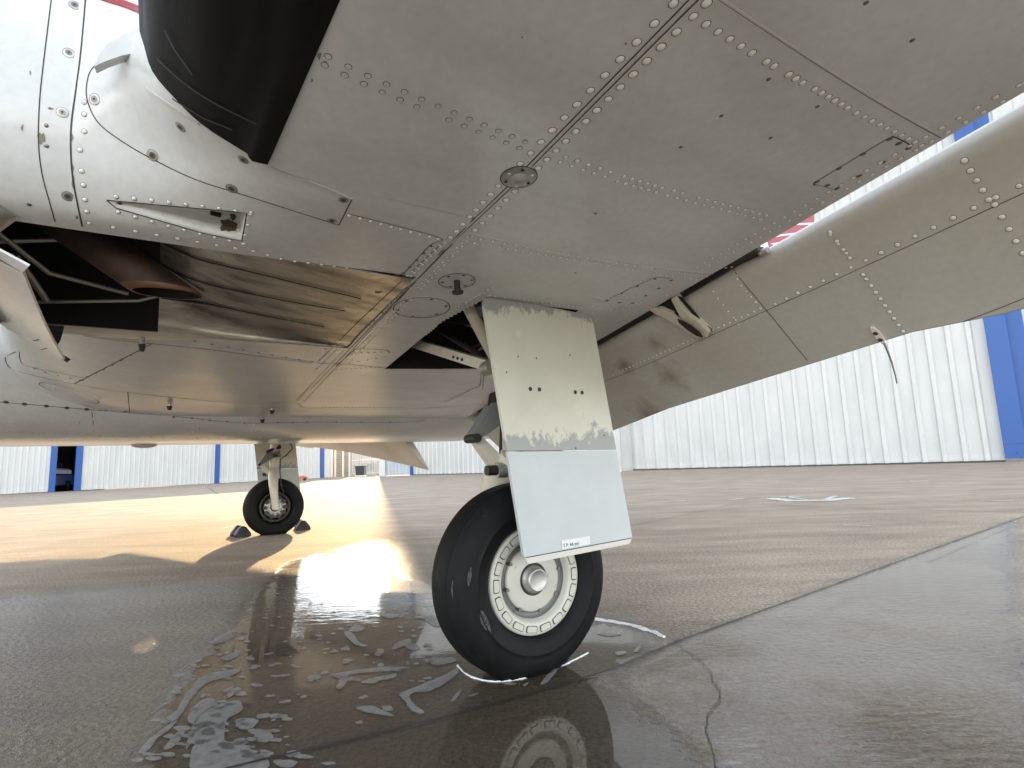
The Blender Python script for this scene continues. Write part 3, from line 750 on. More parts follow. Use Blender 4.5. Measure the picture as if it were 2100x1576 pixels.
    g.tube([(-.03, .01, .64), (-.055, .005, .615), (-.125, -.005, .575), (-.165, -.01, .50), (-.17, 0, .40), (-.165, .01, .32), (-.155, .02, .26)], [.05, .052, .05, .045, .038, .034, .038], 'paint_cream', 20)
    g.tube([(-.19, .02, .272), (.02, .02, .272)], .028, 'metal', 16)
    g.tube([(-.03, .02, .98), (-.03, .02, .93)], .062, 'paint_cream', 20); g.tube([(-.03, .015, .80), (-.03, .015, .77)], .06, 'darkmetal', 20)
    GE = g.build('landing_gear_leg', plane, mir)
    t = MB()
    # torque link ahead of the leg, elbow forward
    t.tube([(-.12, .05, .88), (-.12, -.07, .83), (-.125, -.09, .74)], [.022, .018, .014], 'darkmetal', 10)
    t.prism([(-.15, .045, .84), (-.15, -.085, .81), (-.15, -.155, .715), (-.15, -.15, .695), (-.15, -.11, .71), (-.15, -.02, .765), (-.15, .04, .775)], (.05, 0, 0), 'primer')
    t.prism([(-.145, -.155, .715), (-.145, -.125, .71), (-.145, -.055, .645), (-.145, -.05, .60), (-.145, -.075, .595), (-.145, -.15, .695)], (.035, 0, 0), 'paint_cream')
    t.tube([(-.155, -.15, .70), (-.085, -.15, .70)], .014, 'darkmetal', 12); t.tube([(-.10, -.07, .60), (-.10, -.115, .60)], .016, 'darkmetal', 12); t.tube([(-.10, -.05, .60), (-.10, -.08, .60)], .024, 'metal', 12)
    t.v = [(x_+.065, y_+.02, z_) for x_, y_, z_ in t.v]
    t.build('torque_link', GE, mir)
    t = MB()
    def beam(mb, A, B, hy, hz, mat):
        A, B = Vector(A), Vector(B); d = (B-A).normalized(); q_ = Matrix((d, Vector((0, 0, 1)).cross(d).normalized(), d.cross(Vector((0, 0, 1)).cross(d).normalized()))).transposed()
        mb.box((A+B)/2, ((B-A).length/2, hy, hz), mat, q_)
    BA, BB = onS(835, 699, -.56), onS(1006, 752, -.06)
    beam(t, BA, BB, .020, .017, 'paint_cream'); t.tube([BB-Vector((.03, 0, 0)), BB+Vector((.02, 0, 0))], .027, 'metal', 14)
    mid = BA.lerp(BB, .72)+Vector((0, -.0205, -.002)); beam(t, mid-(BB-BA)*.07, mid+(BB-BA)*.07, .001, .007, 'ridge')
    for q_ in (-.03, 0, .03): t.tube([mid+(BB-BA)*q_*1.6+Vector((0, -.001, 0)), mid+(BB-BA)*q_*1.6+Vector((0, -.006, 0))], .005, 'darkmetal', 8)
    t.build('side_brace', GE, mir)
    t = MB(); t.tube([onS(945, 600, -.02), onS(1012, 728, -.10)], .021, 'paint_cream', 12); t.tube([onS(885, 668, -.42), onS(1000, 738, -.15)], .011, 'darkmetal', 8)
    t.build('drag_brace', GE, mir)
    t = MB(); t.tube([(-.15, .05, 1.0), (-.19, .13, .93), (-.2, .16, .85), (-.19, .10, .78), (-.18, .05, .75), (-.19, .045, .62), (-.2, .06, .48), (-.17, .09, .40)], .006, 'rubber', 8)
    t.build('brake_hose', GE, mir)
    # door
    tdir = Vector((0, .13, -.74)).normalized()
    def dp(v, z, s=None):          # v 0..1 fore-aft, z height
        c0 = lerp(-.18, -.09, (1.10-z)/.74); zz = z+lerp(0, -.005, v)
        return Vector((.125+(1.10-z)*.04, c0+v*.405, zz))
    t = MB(); up_ = []
    for v, z in [(0.04, 1.098), (.5, 1.099), (.955, 1.092), (.985, 1.085), (1.0, 1.065), (1.0, .655), (0, .655), (0, 1.075), (.012, 1.092)]: up_.append(dp(v, z))
    t.prism(up_, (-.012, 0, 0), 'door_up')
    for v, z in ((.28, .835), (.36, .835), (.69, .833), (.755, .833)):
        disc(t, dp(v, z), Vector((1, 0, 0)), .0065, 'seam', .001, 12)
    for v, z in ((.27, 1.0), ):
        disc(t, dp(v, z), Vector((1, 0, 0)), .014, 'ridge', .0005, 16, .0012)
    for v, z in ((.22, .93), (.38, .93), (.90, .70), (.60, .66), (.7, .95), (.1, .88)): disc(t, dp(v, z), Vector((1, 0, 0)), .0028, 'seam', .0008, 7)
    D = t.build('gear_door', GE, mir, recalc=True, label='upper gear door panel with cream paint scraped down to grey primer')
    t = MB(); P_ = [dp(v, z) for v, z in ((0, .652), (1.0, .652), (1.0, .385), (.985, .372), (.02, .352), (0, .365))]; P_[2].z += .0; P_[3].z += .0
    P_[4].z -= .0
    t.prism(P_, (-.012, 0, 0), 'door_low')
    e0 = dp(0.01, .362)+Vector((.001, 0, 0)); e1 = dp(.99, .380)+Vector((.001, 0, 0)); dn = Vector((0, 0, -.014))
    t.prism([e0+dn*.15, e1+dn*.15, e1+dn*1.2+Vector((0, -.01, 0)), e0+dn*1.3+Vector((0, .006, 0))], (-.010, 0, 0), 'ridge')
    t.prism([e0+Vector((.0005, 0, .0008)), e1+Vector((.0005, 0, .0008)), e1+dn*.1, e0+dn*.1], (-.002, 0, 0), 'seam')
    D2 = t.build('gear_door_extension', GE, mir, recalc=True)
    if not mir:
        cu_ = bpy.data.curves.new('pressure_text', 'FONT'); cu_.body = 'T.P. 66 psi'; cu_.size = .0135; cu_.extrude = .0002
        to = bpy.data.objects.new('pressure_text', cu_); col.objects.link(to)
        dg = bpy.context.evaluated_depsgraph_get(); me = bpy.data.meshes.new_from_object(to.evaluated_get(dg)); bpy.data.objects.remove(to)
        a0 = dp(.33, .371)+Vector((.0018, 0, .006)); rx = (dp(.8, .38)-dp(.3, .371)).normalized(); rz = Vector((0, 0, 1))
        mt = Matrix(((rx.x, rz.x, 1, a0.x), (rx.y, rz.y, 0, a0.y), (rx.z, rz.z, 0, a0.z), (0, 0, 0, 1)))
        me.transform(mt); me.materials.clear(); me.materials.append(M['seam'])
        o = bpy.data.objects.new('pressure_text', me); col.objects.link(o); o.parent = GE
        t = MB(); b0 = a0+Vector((-.0012, -.004, -.005)); t.prism([b0, b0+rx*.105, b0+rx*.105+rz*.024, b0+rz*.024], (.0006, 0, 0), 'paint_white'); t.build('pressure_placard', GE, recalc=True)
    # wheel
    WC = Vector((-.035, .02, .272)); R0 = .287
    t = MB(); prof = []
    half = [(.158, .062), (.166, .080), (.185, .091), (.205, .0928), (.2065, .0945), (.2085, .0945), (.210, .0928), (.222, .0925), (.243, .087), (.262, .075), (.274, .060), (.2805, .050), (.2830, .0475), (.2765, .0455), (.2765, .0425), (.2840, .040), (.2855, .034), (.287, .018), (.287, 0)]
    full = half+[(r_, -h_) for r_, h_ in reversed(half[:-1])]
    rows = []; n_ = 120
    for r_, h_ in full:
        rw = []
        for k in range(n_):
            a = 2*pi*k/n_; y_ = WC.y+r_*sin(a); z_ = WC.z-r_*cos(a); x_ = h_
            fl = .014
            if z_ < fl: over = fl-z_; x_ *= 1+over*2.5; z_ = .002+(z_-fl)*.02+.0008
            elif z_ < fl+.05: x_ *= 1+.08*(1-(z_-fl)/.05)
            rw.append(Vector((x_+WC.x, y_, max(z_, .001))))
        rows.append(rw)
    t.grid(rows, 'tire', closed=True)
    t.build('tire', GE, mir)
    t = MB(); ax = (1, 0, 0); o = WC
    t.lathe([(.159, .05), (.159, .070), (.157, .076), (.152, .079), (.126, .079), (.121, .076), (.118, .070), (.113, .060)], o, ax, 'rim', 72)
    t.lathe([(.113, .060), (.111, .050), (.104, .046), (.096, .047), (.094, .052)], o, ax, 'primer', 72); t.lathe([(.094, .052), (.0935, .060), (.088, .062), (.048, .063)], o, ax, 'rim', 72); t.lathe([(.048, .063), (.044, .0635), (.036, .060)], o, ax, 'darkmetal', 48)
    t.lathe([(.150, .05), (.150, -.05), (.150, -.07), (.14, -.075), (.12, -.07), (.115, -.03), (.03, -.03)], o, ax, 'darkmetal', 48)
    for k in range(18):                                # recessed pads round the flange
        a = 2*pi*(k+.5)/18; e = Vector((0, sin(a), -cos(a))); tg = Vector((0, cos(a), sin(a)))
        c_ = o+e*.139+Vector((.0795, 0, 0)); po = []
        for aa, bb in ((-.0195, -.0065), (-.016, -.0098), (.016, -.0098), (.0195, -.0065), (.0195, .0065), (.016, .0098), (-.016, .0098), (-.0195, .0065)):
            po.append(c_+tg*aa*(1+bb*4)+e*bb)
        t.prism(po, (.0006, 0, 0), 'seam'); t.prism([c_+(p-c_)*.84+Vector((.0006, 0, 0)) for p in po], (.002, 0, 0), 'rim')
    RM = t.build('wheel_rim', GE, mir)
    t = MB(); t.lathe([(.040, .058), (.040, .066), (.036, .068), (.0345, .084), (.0325, .089), (.029, .0905), (.0285, .0900), (.001, .0905)], o, ax, 'metal', 40); t.build('hub_cap', GE, mir)
    for k in range(8):
        t = MB(); a = 2*pi*k/8+.2; e = Vector((0, sin(a), -cos(a))); c_ = o+e*.095
        t.tube([c_+Vector((.048, 0, 0)), c_+Vector((.067, 0, 0))], [.0065, .0055], 'screw', 6); t.build('wheel_bolt', GE, mir)
    # brake on the inboard side
    t = MB(); t.lathe([(.045, -.072), (.105, -.072), (.105, -.080), (.045, -.080)], o, ax, 'metal', 40)
    for k in range(5):
        a = pi/2+.6*(k-2); e = Vector((0, sin(a), -cos(a))); t.box(o+e*.098+Vector((-.085, 0, 0)), (.022, .016, .016), 'darkmetal', Matrix.Rotation(-a, 3, 'X'))
        a += pi; e = Vector((0, sin(a), -cos(a))); t.box(o+e*.098+Vector((-.082, 0, 0)), (.018, .016, .018), 'darkmetal', Matrix.Rotation(-a, 3, 'X'))
    for k in range(10):
        a = 2*pi*k/10; e = Vector((0, sin(a), -cos(a))); t.tube([o+e*.07+Vector((-.078, 0, 0)), o+e*.07+Vector((-.09, 0, 0))], .007, 'metal', 8)
    t.build('brake_assembly', GE, mir)
    if not mir:
        for (aa, r_, le, wd) in ((-1.75, .235, .05, .012), (-1.15, .205, .07, .022), (-1.6, .270, .05, .006)):
            rows = []; t = MB()
            for i in range(9):
                a = aa+le/r_*(i/8-.5); e = Vector((0, sin(a), -cos(a))); f_ = sin(pi*(i+.3)/8.6)
                hx = .0945 if r_ < .24 else .084 if r_ < .25 else .066
                rows.append([o+e*(r_-wd*f_*.5)+Vector((hx, 0, 0)), o+e*(r_+wd*f_*.5)+Vector((hx-.0015, 0, 0))])
            t.grid(rows, 'scuff'); t.build('tire_scuff', GE)
    return W, NA, GE
build_side(False); build_side(True)
FO = fus.build('fuselage', plane)
# belly strip, drains and antenna
for x_, y_ in ((348, 829), (538, 857), (558, 838)):
    h = hit(x_, y_); b = MB()
    if h: b.tube([h[1], h[1]+Vector((0, 0, -.012))], [.006, .006], 'metal', 8); b.tube([h[1]+Vector((0, 0, -.010)), h[1]+Vector((0, 0, -.028))], [.013, .007], 'rubber', 10); b.build('belly_drain', FO)
b = MB(); b.lathe([(.001, -.07), (.015, -.055), (.022, -.02), (.022, .02), (.015, .055), (.001, .07)], (FZ-.1, -1.05, .812), (0, 1, 0), 'paint_cream', 20); b.build('belly_beacon', FO)
# fin
b = MB(); FX = FZ
fin = [(3.4, 2.2), (4.4, 2.7), (5.1, 4.3), (6.15, 4.4), (6.30, 2.1)]
b.prism([(FX-.03, c_, z_) for c_, z_ in fin], (.06, 0, 0), 'paint_white'); FI = b.build('tail_fin', plane, recalc=True)
def pxs(P, dx=.031): return [onS(x_, y_, FX+dx) for x_, y_ in P]
b = MB()
b.prism([q for q in pxs([(1528,509),(1541,516),(1556,524),(1570,531),(1586,522),(1572,514),(1555,507),(1542,500)])], (.004, 0, 0), 'red')
b.prism([q for q in pxs([(1574,497),(1571,480),(1590,440),(1630,420),(1671,400),(1669,462),(1669,490),(1640,500),(1600,520),(1586,530),(1579,514)])], (.004, 0, 0), 'red')
b.build('red_trim', FI, recalc=True)
b = MB()
for P_ in ([(1590,487.5),(1600,481.5),(1650,475.5),(1650,478.5),(1600,485)], [(1630,461.5),(1640,458.5),(1668,457),(1668,460.5),(1640,462)], [(1580,500),(1606,496),(1606,498.5),(1589,501.5),(1600,506),(1597,508)]):
    b.prism(pxs(P_, .0352), (.002, 0, 0), 'paint_white')
b.prism(pxs([(1562,506),(1577,513.5),(1577,515),(1562,507.5)], .0352), (.001, 0, 0), 'seam')
b.build('white_pinstripe', FI, recalc=True)
b = MB(); b.prism([(FX-2.2, 5.7, 2.35), (FX-2.2, 6.3, 2.35), (FX, 6.3, 2.3), (FX+2.2, 6.3, 2.35), (FX+2.2, 5.7, 2.35), (FX, 5.1, 2.3)], (0, 0, .07), 'paint_white'); b.build('tail_plane', plane, recalc=True)
b = MB(); b.tube([(FX, -3.6, .95), (FX, -3.65, .25)], .035, 'paint_cream'); b.build('nose_gear_leg', plane)
b = MB(); b.lathe([(.06, -.06), (.17, -.07), (.2, -.04), (.21, 0), (.2, .04), (.17, .07), (.06, .06)], (FX, -3.65, .21), (1, 0, 0), 'tire', 40); b.build('nose_tire', plane)

# ================================================================ GROUND
PUD = [(262,1580),(330,1440),(395,1345),(470,1290),(500,1240),(560,1180),(600,1150),(650,1136),(720,1142),(790,1166),(850,1188),(905,1210),(960,1290),(1120,1300),(1230,1274),(1290,1281),(1345,1302),(1385,1320),(1300,1362),(1255,1388),(1285,1420),(1340,1470),(1420,1530),(1470,1580),(1470,1700),(262,1700)]
SLAB = [(1385,1319),(1700,1200),(2085,1064),(2085,1180),(2110,1300),(2160,1420),(2300,1600),(2400,1800),(1100,1800),(1440,1550),(1300,1430),(1262,1388),(1310,1358)]
DAMP = [(-200,1250),(0,1225),(150,1210),(330,1200),(480,1185),(560,1175),(670,1165),(715,1125),(770,1112),(830,1128),(870,1165),(960,1215),(1100,1230),(1240,1240),(1400,1310),(1500,1700),(-300,1700)]
def gp(P): return np.array([list(G(x_, y_)[:2]) for x_, y_ in P])
def sdf(X, Y, P):
    n_ = len(P); d = np.full(X.shape, 1e9); ins = np.zeros(X.shape, bool)
    for i in range(n_):
        a = P[i]; b_ = P[(i+1) % n_]; e = b_-a; wx = X-a[0]; wy = Y-a[1]
        t_ = np.clip((wx*e[0]+wy*e[1])/(e@e), 0, 1); d = np.minimum(d, np.hypot(wx-e[0]*t_, wy-e[1]*t_))
        c_ = (a[1] > Y) != (b_[1] > Y)
        with np.errstate(divide='ignore', invalid='ignore'):
            xi = (b_[0]-a[0])*(Y-a[1])/(b_[1]-a[1])+a[0]
        ins ^= c_ & (X < xi)
    return np.where(ins, d, -d)
xs = np.concatenate([[-1500, -600, -250, -100, -50, -30, -20, -12, -8, -6], np.arange(-4.5, 4.5, .03), [5, 6, 8, 12, 20, 30, 50, 100, 250, 600, 1500]])
ys = np.concatenate([[-1500, -300, -60, -20, -8, -3, -1, 0], np.arange(.3, 6.5, .025), [7, 8, 10, 14, 20, 30, 50, 100, 250, 600, 1500]])
X, Y = np.meshgrid(xs, ys)
def poly(P): return gp(P)
dp_, ds_, dd_ = sdf(X, Y, poly(PUD)), sdf(X, Y, poly(SLAB)), sdf(X, Y, poly(DAMP))
me = bpy.data.meshes.new('concrete_apron')
nx, ny = len(xs), len(ys)
V = np.stack([X.ravel(), Y.ravel(), np.zeros(X.size)], 1)
idx = np.arange(nx*ny).reshape(ny, nx)
Fq = np.stack([idx[:-1, :-1].ravel(), idx[:-1, 1:].ravel(), idx[1:, 1:].ravel(), idx[1:, :-1].ravel()], 1)
me.from_pydata(V.tolist(), [], Fq.tolist())
for nm, d in (('puddle', dp_), ('slab', ds_), ('damp', dd_)):
    at = me.attributes.new(nm, 'FLOAT', 'POINT'); at.data.foreach_set('value', np.clip(d, -1, 1).ravel().astype(np.float32))
n = N('wet_concrete', 0.6, (0.2, 0.19, 0.17)); co = n.coord()
def attr(nm): a_ = n.node('ShaderNodeAttribute', attribute_name=nm); return a_.outputs['Fac']
n1 = n.noise(co, 9, 5, .6, .4); n2 = n.noise(co, 1.3, 5, .6); n3 = n.noise(co, 70, 4, .7); n4 = n.noise(n.coord(scale=(.45, 2.2, 1), rot=(0, 0, .35)), 1.8, 6, .65, .3); n5 = n.noise(co, 260, 2, .5)
def soft(at, amp, w_):
    return n.ramp(n.math('ADD', n.math('MULTIPLY', n.math('ADD', at, n.math('MULTIPLY', n.math('SUBTRACT', n1, .5), amp)), 1/w_), .5), [(0.0, 0.0), (1.0, 1.0)])
pud = soft(attr('puddle'), .16, .09); slab = soft(attr('slab'), .12, .10); damp = soft(attr('damp'), .4, .34)
water = n.math('MAXIMUM', pud, slab)
mott = n.ramp(n4, [(.3, .72), (.7, 1.12)]); speck = n.ramp(n3, [(.35, .55), (.65, 1.35)]); blot = n.ramp(n2, [(.3, .82), (.7, 1.1)])
dry = n.mix(1.0, n.mix(1.0, n.mix(1.0, (.385, .318, .245), mott, 'MULTIPLY'), speck, 'MULTIPLY'), blot, 'MULTIPLY')
dampc = n.mix(damp, dry, n.mix(1.0, dry, (.46, .42, .37), 'MULTIPLY'))
slabc = n.mix(slab, dampc, n.mix(1.0, dry, (.36, .31, .27), 'MULTIPLY'))
n.out('Base Color', n.mix(pud, slabc, n.mix(1.0, dry, (.20, .175, .145), 'MULTIPLY')))
n.set('Coat IOR', 1.42); n.set('Specular IOR Level', .3)
n.out('Roughness', n.ramp(damp, [(0, .85), (1, .6)]))
n.out('Coat Weight', n.math('MAXIMUM', water, n.math('MULTIPLY', damp, .55), True))
n.out('Coat Roughness', n.math('ADD', n.math('MULTIPLY', n.math('SUBTRACT', 1.0, water), .17), n.math('MULTIPLY', n.math('SUBTRACT', slab, pud, True), .02)))
n6 = n.noise(co, 42, 3, .55)
gr = n.math('SUBTRACT', n.math('ADD', n6, n.math('MULTIPLY', n5, .35)), .675)
grain = n.bump(gr, 1.0, .010)
rip = n.noise(n.coord(scale=(1.0, 3.4, 1), rot=(0, 0, -.12)), 11, 3, .5, .9)
slabr = n.math('SUBTRACT', slab, pud, True)
rip2 = n.noise(n.coord(scale=(1.0, 2.4, 1), rot=(0, 0, .25)), 30, 2, .5, .5)
rip = n.math('SUBTRACT', n.math('ADD', rip, n.math('MULTIPLY', rip2, .3)), .65)
ripm = n.math('MULTIPLY', rip, n.math('ADD', n.math('MULTIPLY', slabr, .15), n.math('MULTIPLY', pud, n.ramp(n.math('MULTIPLY', n.sep(co)[1], .1666), [(.36, .012), (.46, .16)]))))
grm = n.math('MULTIPLY', gr, n.math('ADD', n.math('MULTIPLY', n.math('SUBTRACT', 1.0, water), 2.2), n.math('MULTIPLY', slabr, n.ramp(n2, [(.45, .02), (.62, .9)]))))
n.bump(n.math('ADD', ripm, grm), 1.0, .008, to='Coat Normal')
me.materials.append(n.m); me.polygons.foreach_set('use_smooth', [True]*len(me.polygons))
ground = bpy.data.objects.new('concrete_apron', me); col.objects.link(ground); ground['kind'] = 'structure'
# joints, cracks
def strip(mb, P, wd, mat, z=.004, jit=0.0, st=.12):
    Q = [G(x_, y_) for x_, y_ in P]; rows = []
    pts_ = []
    for a, b_ in zip(Q, Q[1:]):
        k = max(1, int((b_-a).length/st)); pts_ += [a.lerp(b_, i/k) for i in range(k)]
    pts_.append(Q[-1])
    for i, p in enumerate(pts_):
        d = (pts_[min(i+1, len(pts_)-1)]-pts_[max(i-1, 0)]).normalized(); sd_ = Vector((-d.y, d.x, 0)); j = random.uniform(-jit, jit)
        wv = wd*random.uniform(.7, 1.3) if jit else wd
        rows.append([p+sd_*(j-wv/2)+Vector((0, 0, z)), p+sd_*(j+wv/2)+Vector((0, 0, z))])
    mb.grid(rows, mat, flip=True)
M['joint'] = N('joint_sealant', .6, (.03, .027, .025)).m
j = MB()
strip(j, [(2400,952),(2100,1060),(1385,1319),(1250,1378),(912,1474),(543,1561),(420,1590)], .009, 'joint', jit=.0015, st=.06)
strip(j, [(-200,1115),(0,1105),(250,1088),(480,1073)], .014, 'joint', jit=.002); strip(j, [(620,1062),(900,1045)], .014, 'joint')
strip(j, [(1510,1034),(1800,1045),(2100,1052),(2400,1060)], .014, 'joint', jit=.002); strip(j, [(1240,1092),(1510,1034)], .008, 'joint', jit=.002)
strip(j, [(0,1142),(250,1125),(480,1105)], .006, 'joint', jit=.004); strip(j, [(200,1058),(350,1050)], .02, 'joint')
strip(j, [(1385,1319),(1405,1335),(1430,1352),(1458,1380),(1462,1400),(1478,1420),(1475,1440),(1452,1470),(1448,1500),(1462,1545),(1468,1580)], .0026, 'joint', jit=.003, st=.01)
strip(j, [(1275,1396),(1310,1376),(1345,1362),(1370,1352)], .002, 'joint', jit=.004, st=.01)
strip(j, [(425,1000),(445,1012),(462,1025),(482,1036)], .05, 'joint', jit=.02)
strip(j, [(1265,974),(1600,970),(2100,963),(2400,958)], .05, 'joint', z=.006)
jo = j.build('pavement_joints'); jo['kind'] = 'structure'
j = MB()
for P_, wd in (([(1580,1023),(1620,1028),(1700,1027),(1745,1022)], .16), ([(1600,1020),(1640,1019)], .10), ([(1690,1026),(1712,1018)], .06), ([(1335,1031),(1405,1028)], .05), ([(1495,1026),(1525,1023)], .06), ([(1865,988),(1905,987)], .12), ([(2010,1027),(2080,1028)], .05), ([(1730,1078),(1790,1080)], .02),
               ([(1650,1003),(1690,1001)], .03), ([(1610,1019),(1660,1027)], .05), ([(455,1085),(490,1078)], .03), ([(210,1193),(228,1191)], .008), ([(1890,966),(2060,964)], .05), ([(1500,972),(1560,970)], .03)):
    strip(j, P_, wd, 'clear_white', z=.005, jit=.02, st=.05)
jo = j.build('worn_paint_marks'); jo['kind'] = 'structure'
# ---------------------------------------------------------------- suds
n = N('soap_suds', .5, (.42, .42, .43)); co = n.coord(); a = n.noise(co, 40, 5, .7); n.out('Base Color', n.ramp(a, [(.3, (.27, .265, .26)), (.7, (.45, .44, .43))])); n.bump(a, .3, .003)
n.set('Alpha', .6); M['suds'] = n.m
n = N('soap_foam', .6, (.75, .75, .76)); M['foam'] = n.m
sd_mb = MB()
def blob(P, z=.003, mat='suds', rough_=.008):
    Q = [G(x_, y_) for x_, y_ in P]; out = []
    k_ = len(Q)
    for i in range(k_):
        a, b_, c_, d_ = Q[i-1], Q[i], Q[(i+1) % k_], Q[(i+2) % k_]
        for t_ in (0, .25, .5, .75):
            p = cat(a, b_, c_, d_, t_); out.append(Vector((p.x+random.uniform(-1, 1)*rough_*.25, p.y+random.uniform(-1, 1)*rough_*.25, z)))
    r_ = delaunay_2d_cdt([Vector((p.x, p.y)) for p in out], [(i, (i+1) % len(out)) for i in range(len(out))], [], 1, 1e-6)
    sd_mb.add([(p.x, p.y, z) for p in r_[0]], [tuple(f) for f in r_[2]], mat, True)
BL = [[(390,1576),(400,1520),(380,1540),(400,1480),(440,1450),(490,1440),(495,1460),(465,1480),(462,1520),(490,1527),(515,1535),(512,1545),(545,1556),(548,1580),(470,1590)],
      [(390,1415),(420,1388),(470,1376),(495,1375),(470,1390),(430,1400),(405,1420),(390,1440),(370,1470),(345,1485),(330,1482),(360,1462),(372,1440)],
      [(385,1480),(400,1450),(425,1434),(445,1440),(440,1452),(410,1470),(398,1487)], [(283,1548),(300,1525),(330,1500),(352,1485),(362,1482),(350,1498),(325,1515),(305,1540)],
      [(336,1540),(348,1520),(370,1510),(372,1516),(355,1535)], [(484,1485),(500,1475),(525,1478),(530,1484),(512,1498),(490,1497)], [(508,1500),(530,1498),(552,1502),(560,1515),(545,1525),(525,1522),(520,1510)],
      [(438,1315),(460,1302),(485,1295),(482,1306),(460,1318),(440,1322)], [(452,1352),(475,1342),(492,1335),(490,1345),(470,1356)], [(468,1420),(485,1412),(495,1417),(475,1430),(466,1434)], [(455,1420),(478,1410),(470,1422)],
      [(740,1401),(765,1392),(790,1388),(812,1384),(806,1393),(780,1398),(765,1404)], [(678,1386),(720,1378),(790,1370),(840,1371),(800,1378),(720,1385),(712,1400),(700,1415),(690,1412),(695,1395)],
      [(805,1330),(815,1320),(840,1312),(842,1322),(825,1328),(808,1334)], [(882,1362),(884,1352),(905,1352),(925,1350),(935,1358),(900,1366)], [(820,1425),(850,1412),(880,1400),(915,1385),(938,1372),(935,1388),(905,1408),(880,1420),(850,1422),(840,1432),(852,1450),(870,1462),(860,1466),(842,1458),(830,1440)],
      [(730,1453),(760,1450),(790,1462),(808,1471),(780,1468),(745,1462)], [(782,1452),(800,1450),(805,1460),(790,1460)], [(705,1300),(720,1298),(738,1320),(752,1325),(745,1328),(725,1322)], [(715,1295),(730,1283),(748,1290),(735,1297)],
      [(850,1268),(880,1263),(900,1268),(902,1285),(885,1283),(870,1272)], [(778,1262),(800,1260),(818,1264),(800,1270)], [(768,1345),(778,1336),(788,1340),(776,1348)],
      [(735,1434),(748,1428),(755,1431),(742,1436)], [(728,1484),(740,1481),(745,1484),(736,1488)], [(615,1432),(625,1428),(630,1431),(620,1434)], [(270,1562),(282,1557),(296,1559),(285,1567)], [(560,1564),(590,1562),(610,1566),(600,1576),(575,1576)], [(660,1568),(680,1565),(688,1569),(670,1573)],
      [(410,1432),(418,1425),(424,1428),(415,1433)], [(830,1325),(850,1322),(862,1331),(845,1335)]]
for P_ in BL: blob(P_)
for k in range(330):
    x_ = random.uniform(300, 890); y_ = random.uniform(1215, 1560)
    if y_ > 1400 and x_ > 620: continue
    if not inpoly(x_, y_, PUD): continue
    a = random.uniform(2, 10)*(y_-1130)/200; b_ = a*random.uniform(.18, .4); th = random.uniform(-.5, .3)
    blob([(x_+cos(t_)*a*random.uniform(.7, 1.2)-sin(t_)*b_*sin(th), y_+sin(t_)*b_*random.uniform(.7, 1.2)+cos(t_)*a*sin(th)*.4) for t_ in [2*pi*i/7 for i in range(7)]], rough_=.003)
for P_ in ([(1225,1299),(1250,1296),(1275,1302),(1250,1306),(1232,1303)], [(1262,1340),(1280,1337),(1284,1342),(1268,1346)], [(1300,1338),(1308,1328),(1314,1328),(1308,1338)], [(1108,1405),(1120,1390),(1140,1370),(1150,1366),(1138,1384),(1120,1404)], [(1030,1404),(1045,1402),(1060,1405),(1045,1408)], [(1072,1408),(1084,1401),(1078,1410)], [(925,1440),(935,1425),(945,1418),(940,1430),(930,1440)], [(960,1430),(970,1426),(982,1425),(970,1430)]): blob(P_, rough_=.002)
# foam bead round the tire and puddle rim
def bead(P, r_, mat='foam', jit=.3, st=.012):
    Q = [G(x_, y_) for x_, y_ in P]; pp = []
    for a, b_ in zip(Q, Q[1:]):
        k = max(1, int((b_-a).length/st)); pp += [a.lerp(b_, i/k) for i in range(k)]
    pp.append(Q[-1]); sd_mb.tube([p+Vector((random.uniform(-1, 1)*r_*jit, random.uniform(-1, 1)*r_*jit, r_*.3)) for p in pp], [r_*random.uniform(.55, 1.3) for _ in pp], mat, 6)
def wpx(p):
    v = AM @ Vector(p)-CAM; z = v.dot(fwd); return 1050+FPX*v.dot(cr)/z, 788-FPX*v.dot(cu)/z
bead([(938,1366),(950,1379),(968,1390),(990,1396),(1015,1399),(1045,1397),(1070,1393),(1115,1380),(1165,1361),(1206,1340)], .0030)
bead([(1222,1272),(1250,1276),(1285,1281),(1315,1290),(1345,1300),(1362,1309)], .007, jit=.6)
su = sd_mb.build('soap_suds'); tag(su, kind='stuff', label='grey soap film and white foam floating on the wash water', cat='soap suds')

# ================================================================ BUILDINGS
n = N('corrugated_white_steel', .38, (.78, .79, .80)); co = n.coord(); a = n.noise(n.coord(scale=(1, 1, .25)), 2.0, 5, .6)
zz = n.sep(co)[2]; drt = n.math('MULTIPLY', n.ramp(zz, [(.0, 1.0), (.07, .35), (.35, 0.0)]), n.ramp(n.noise(n.coord(scale=(1, 1, .5)), 6, 6, .7), [(.35, 0.0), (.7, .6)]))
n.out('Base Color', n.mix(drt, n.ramp(a, [(.3, (.48, .48, .465)), (.7, (.56, .555, .535))]), (.38, .36, .33)))
hb = n.math('MULTIPLY', n.noise(n.coord(scale=(1, 1, 1.4)), 2.6, 3, .5), n.ramp(zz, [(.0, 1.0), (.12, 1.0), (.3, .2)])); n.bump(hb, .5, .10); M['steel'] = n.m
M['floor_in'] = N('hangar_floor', .6, (.06, .06, .06)).m
M['roof'] = N('roof_steel', .5, (.35, .36, .37)).m
M['base'] = N('door_base_rubber', .7, (.06, .06, .06)).m
def wall_frame(pa, pb):
    a, b_ = G(*pa), G(*pb); d = (b_-a); L = d.length; d.normalize(); nrm = Vector((d.y, -d.x, 0))
    if nrm.dot(CAM-a) < 0: nrm = -nrm
    return a, d, nrm, L
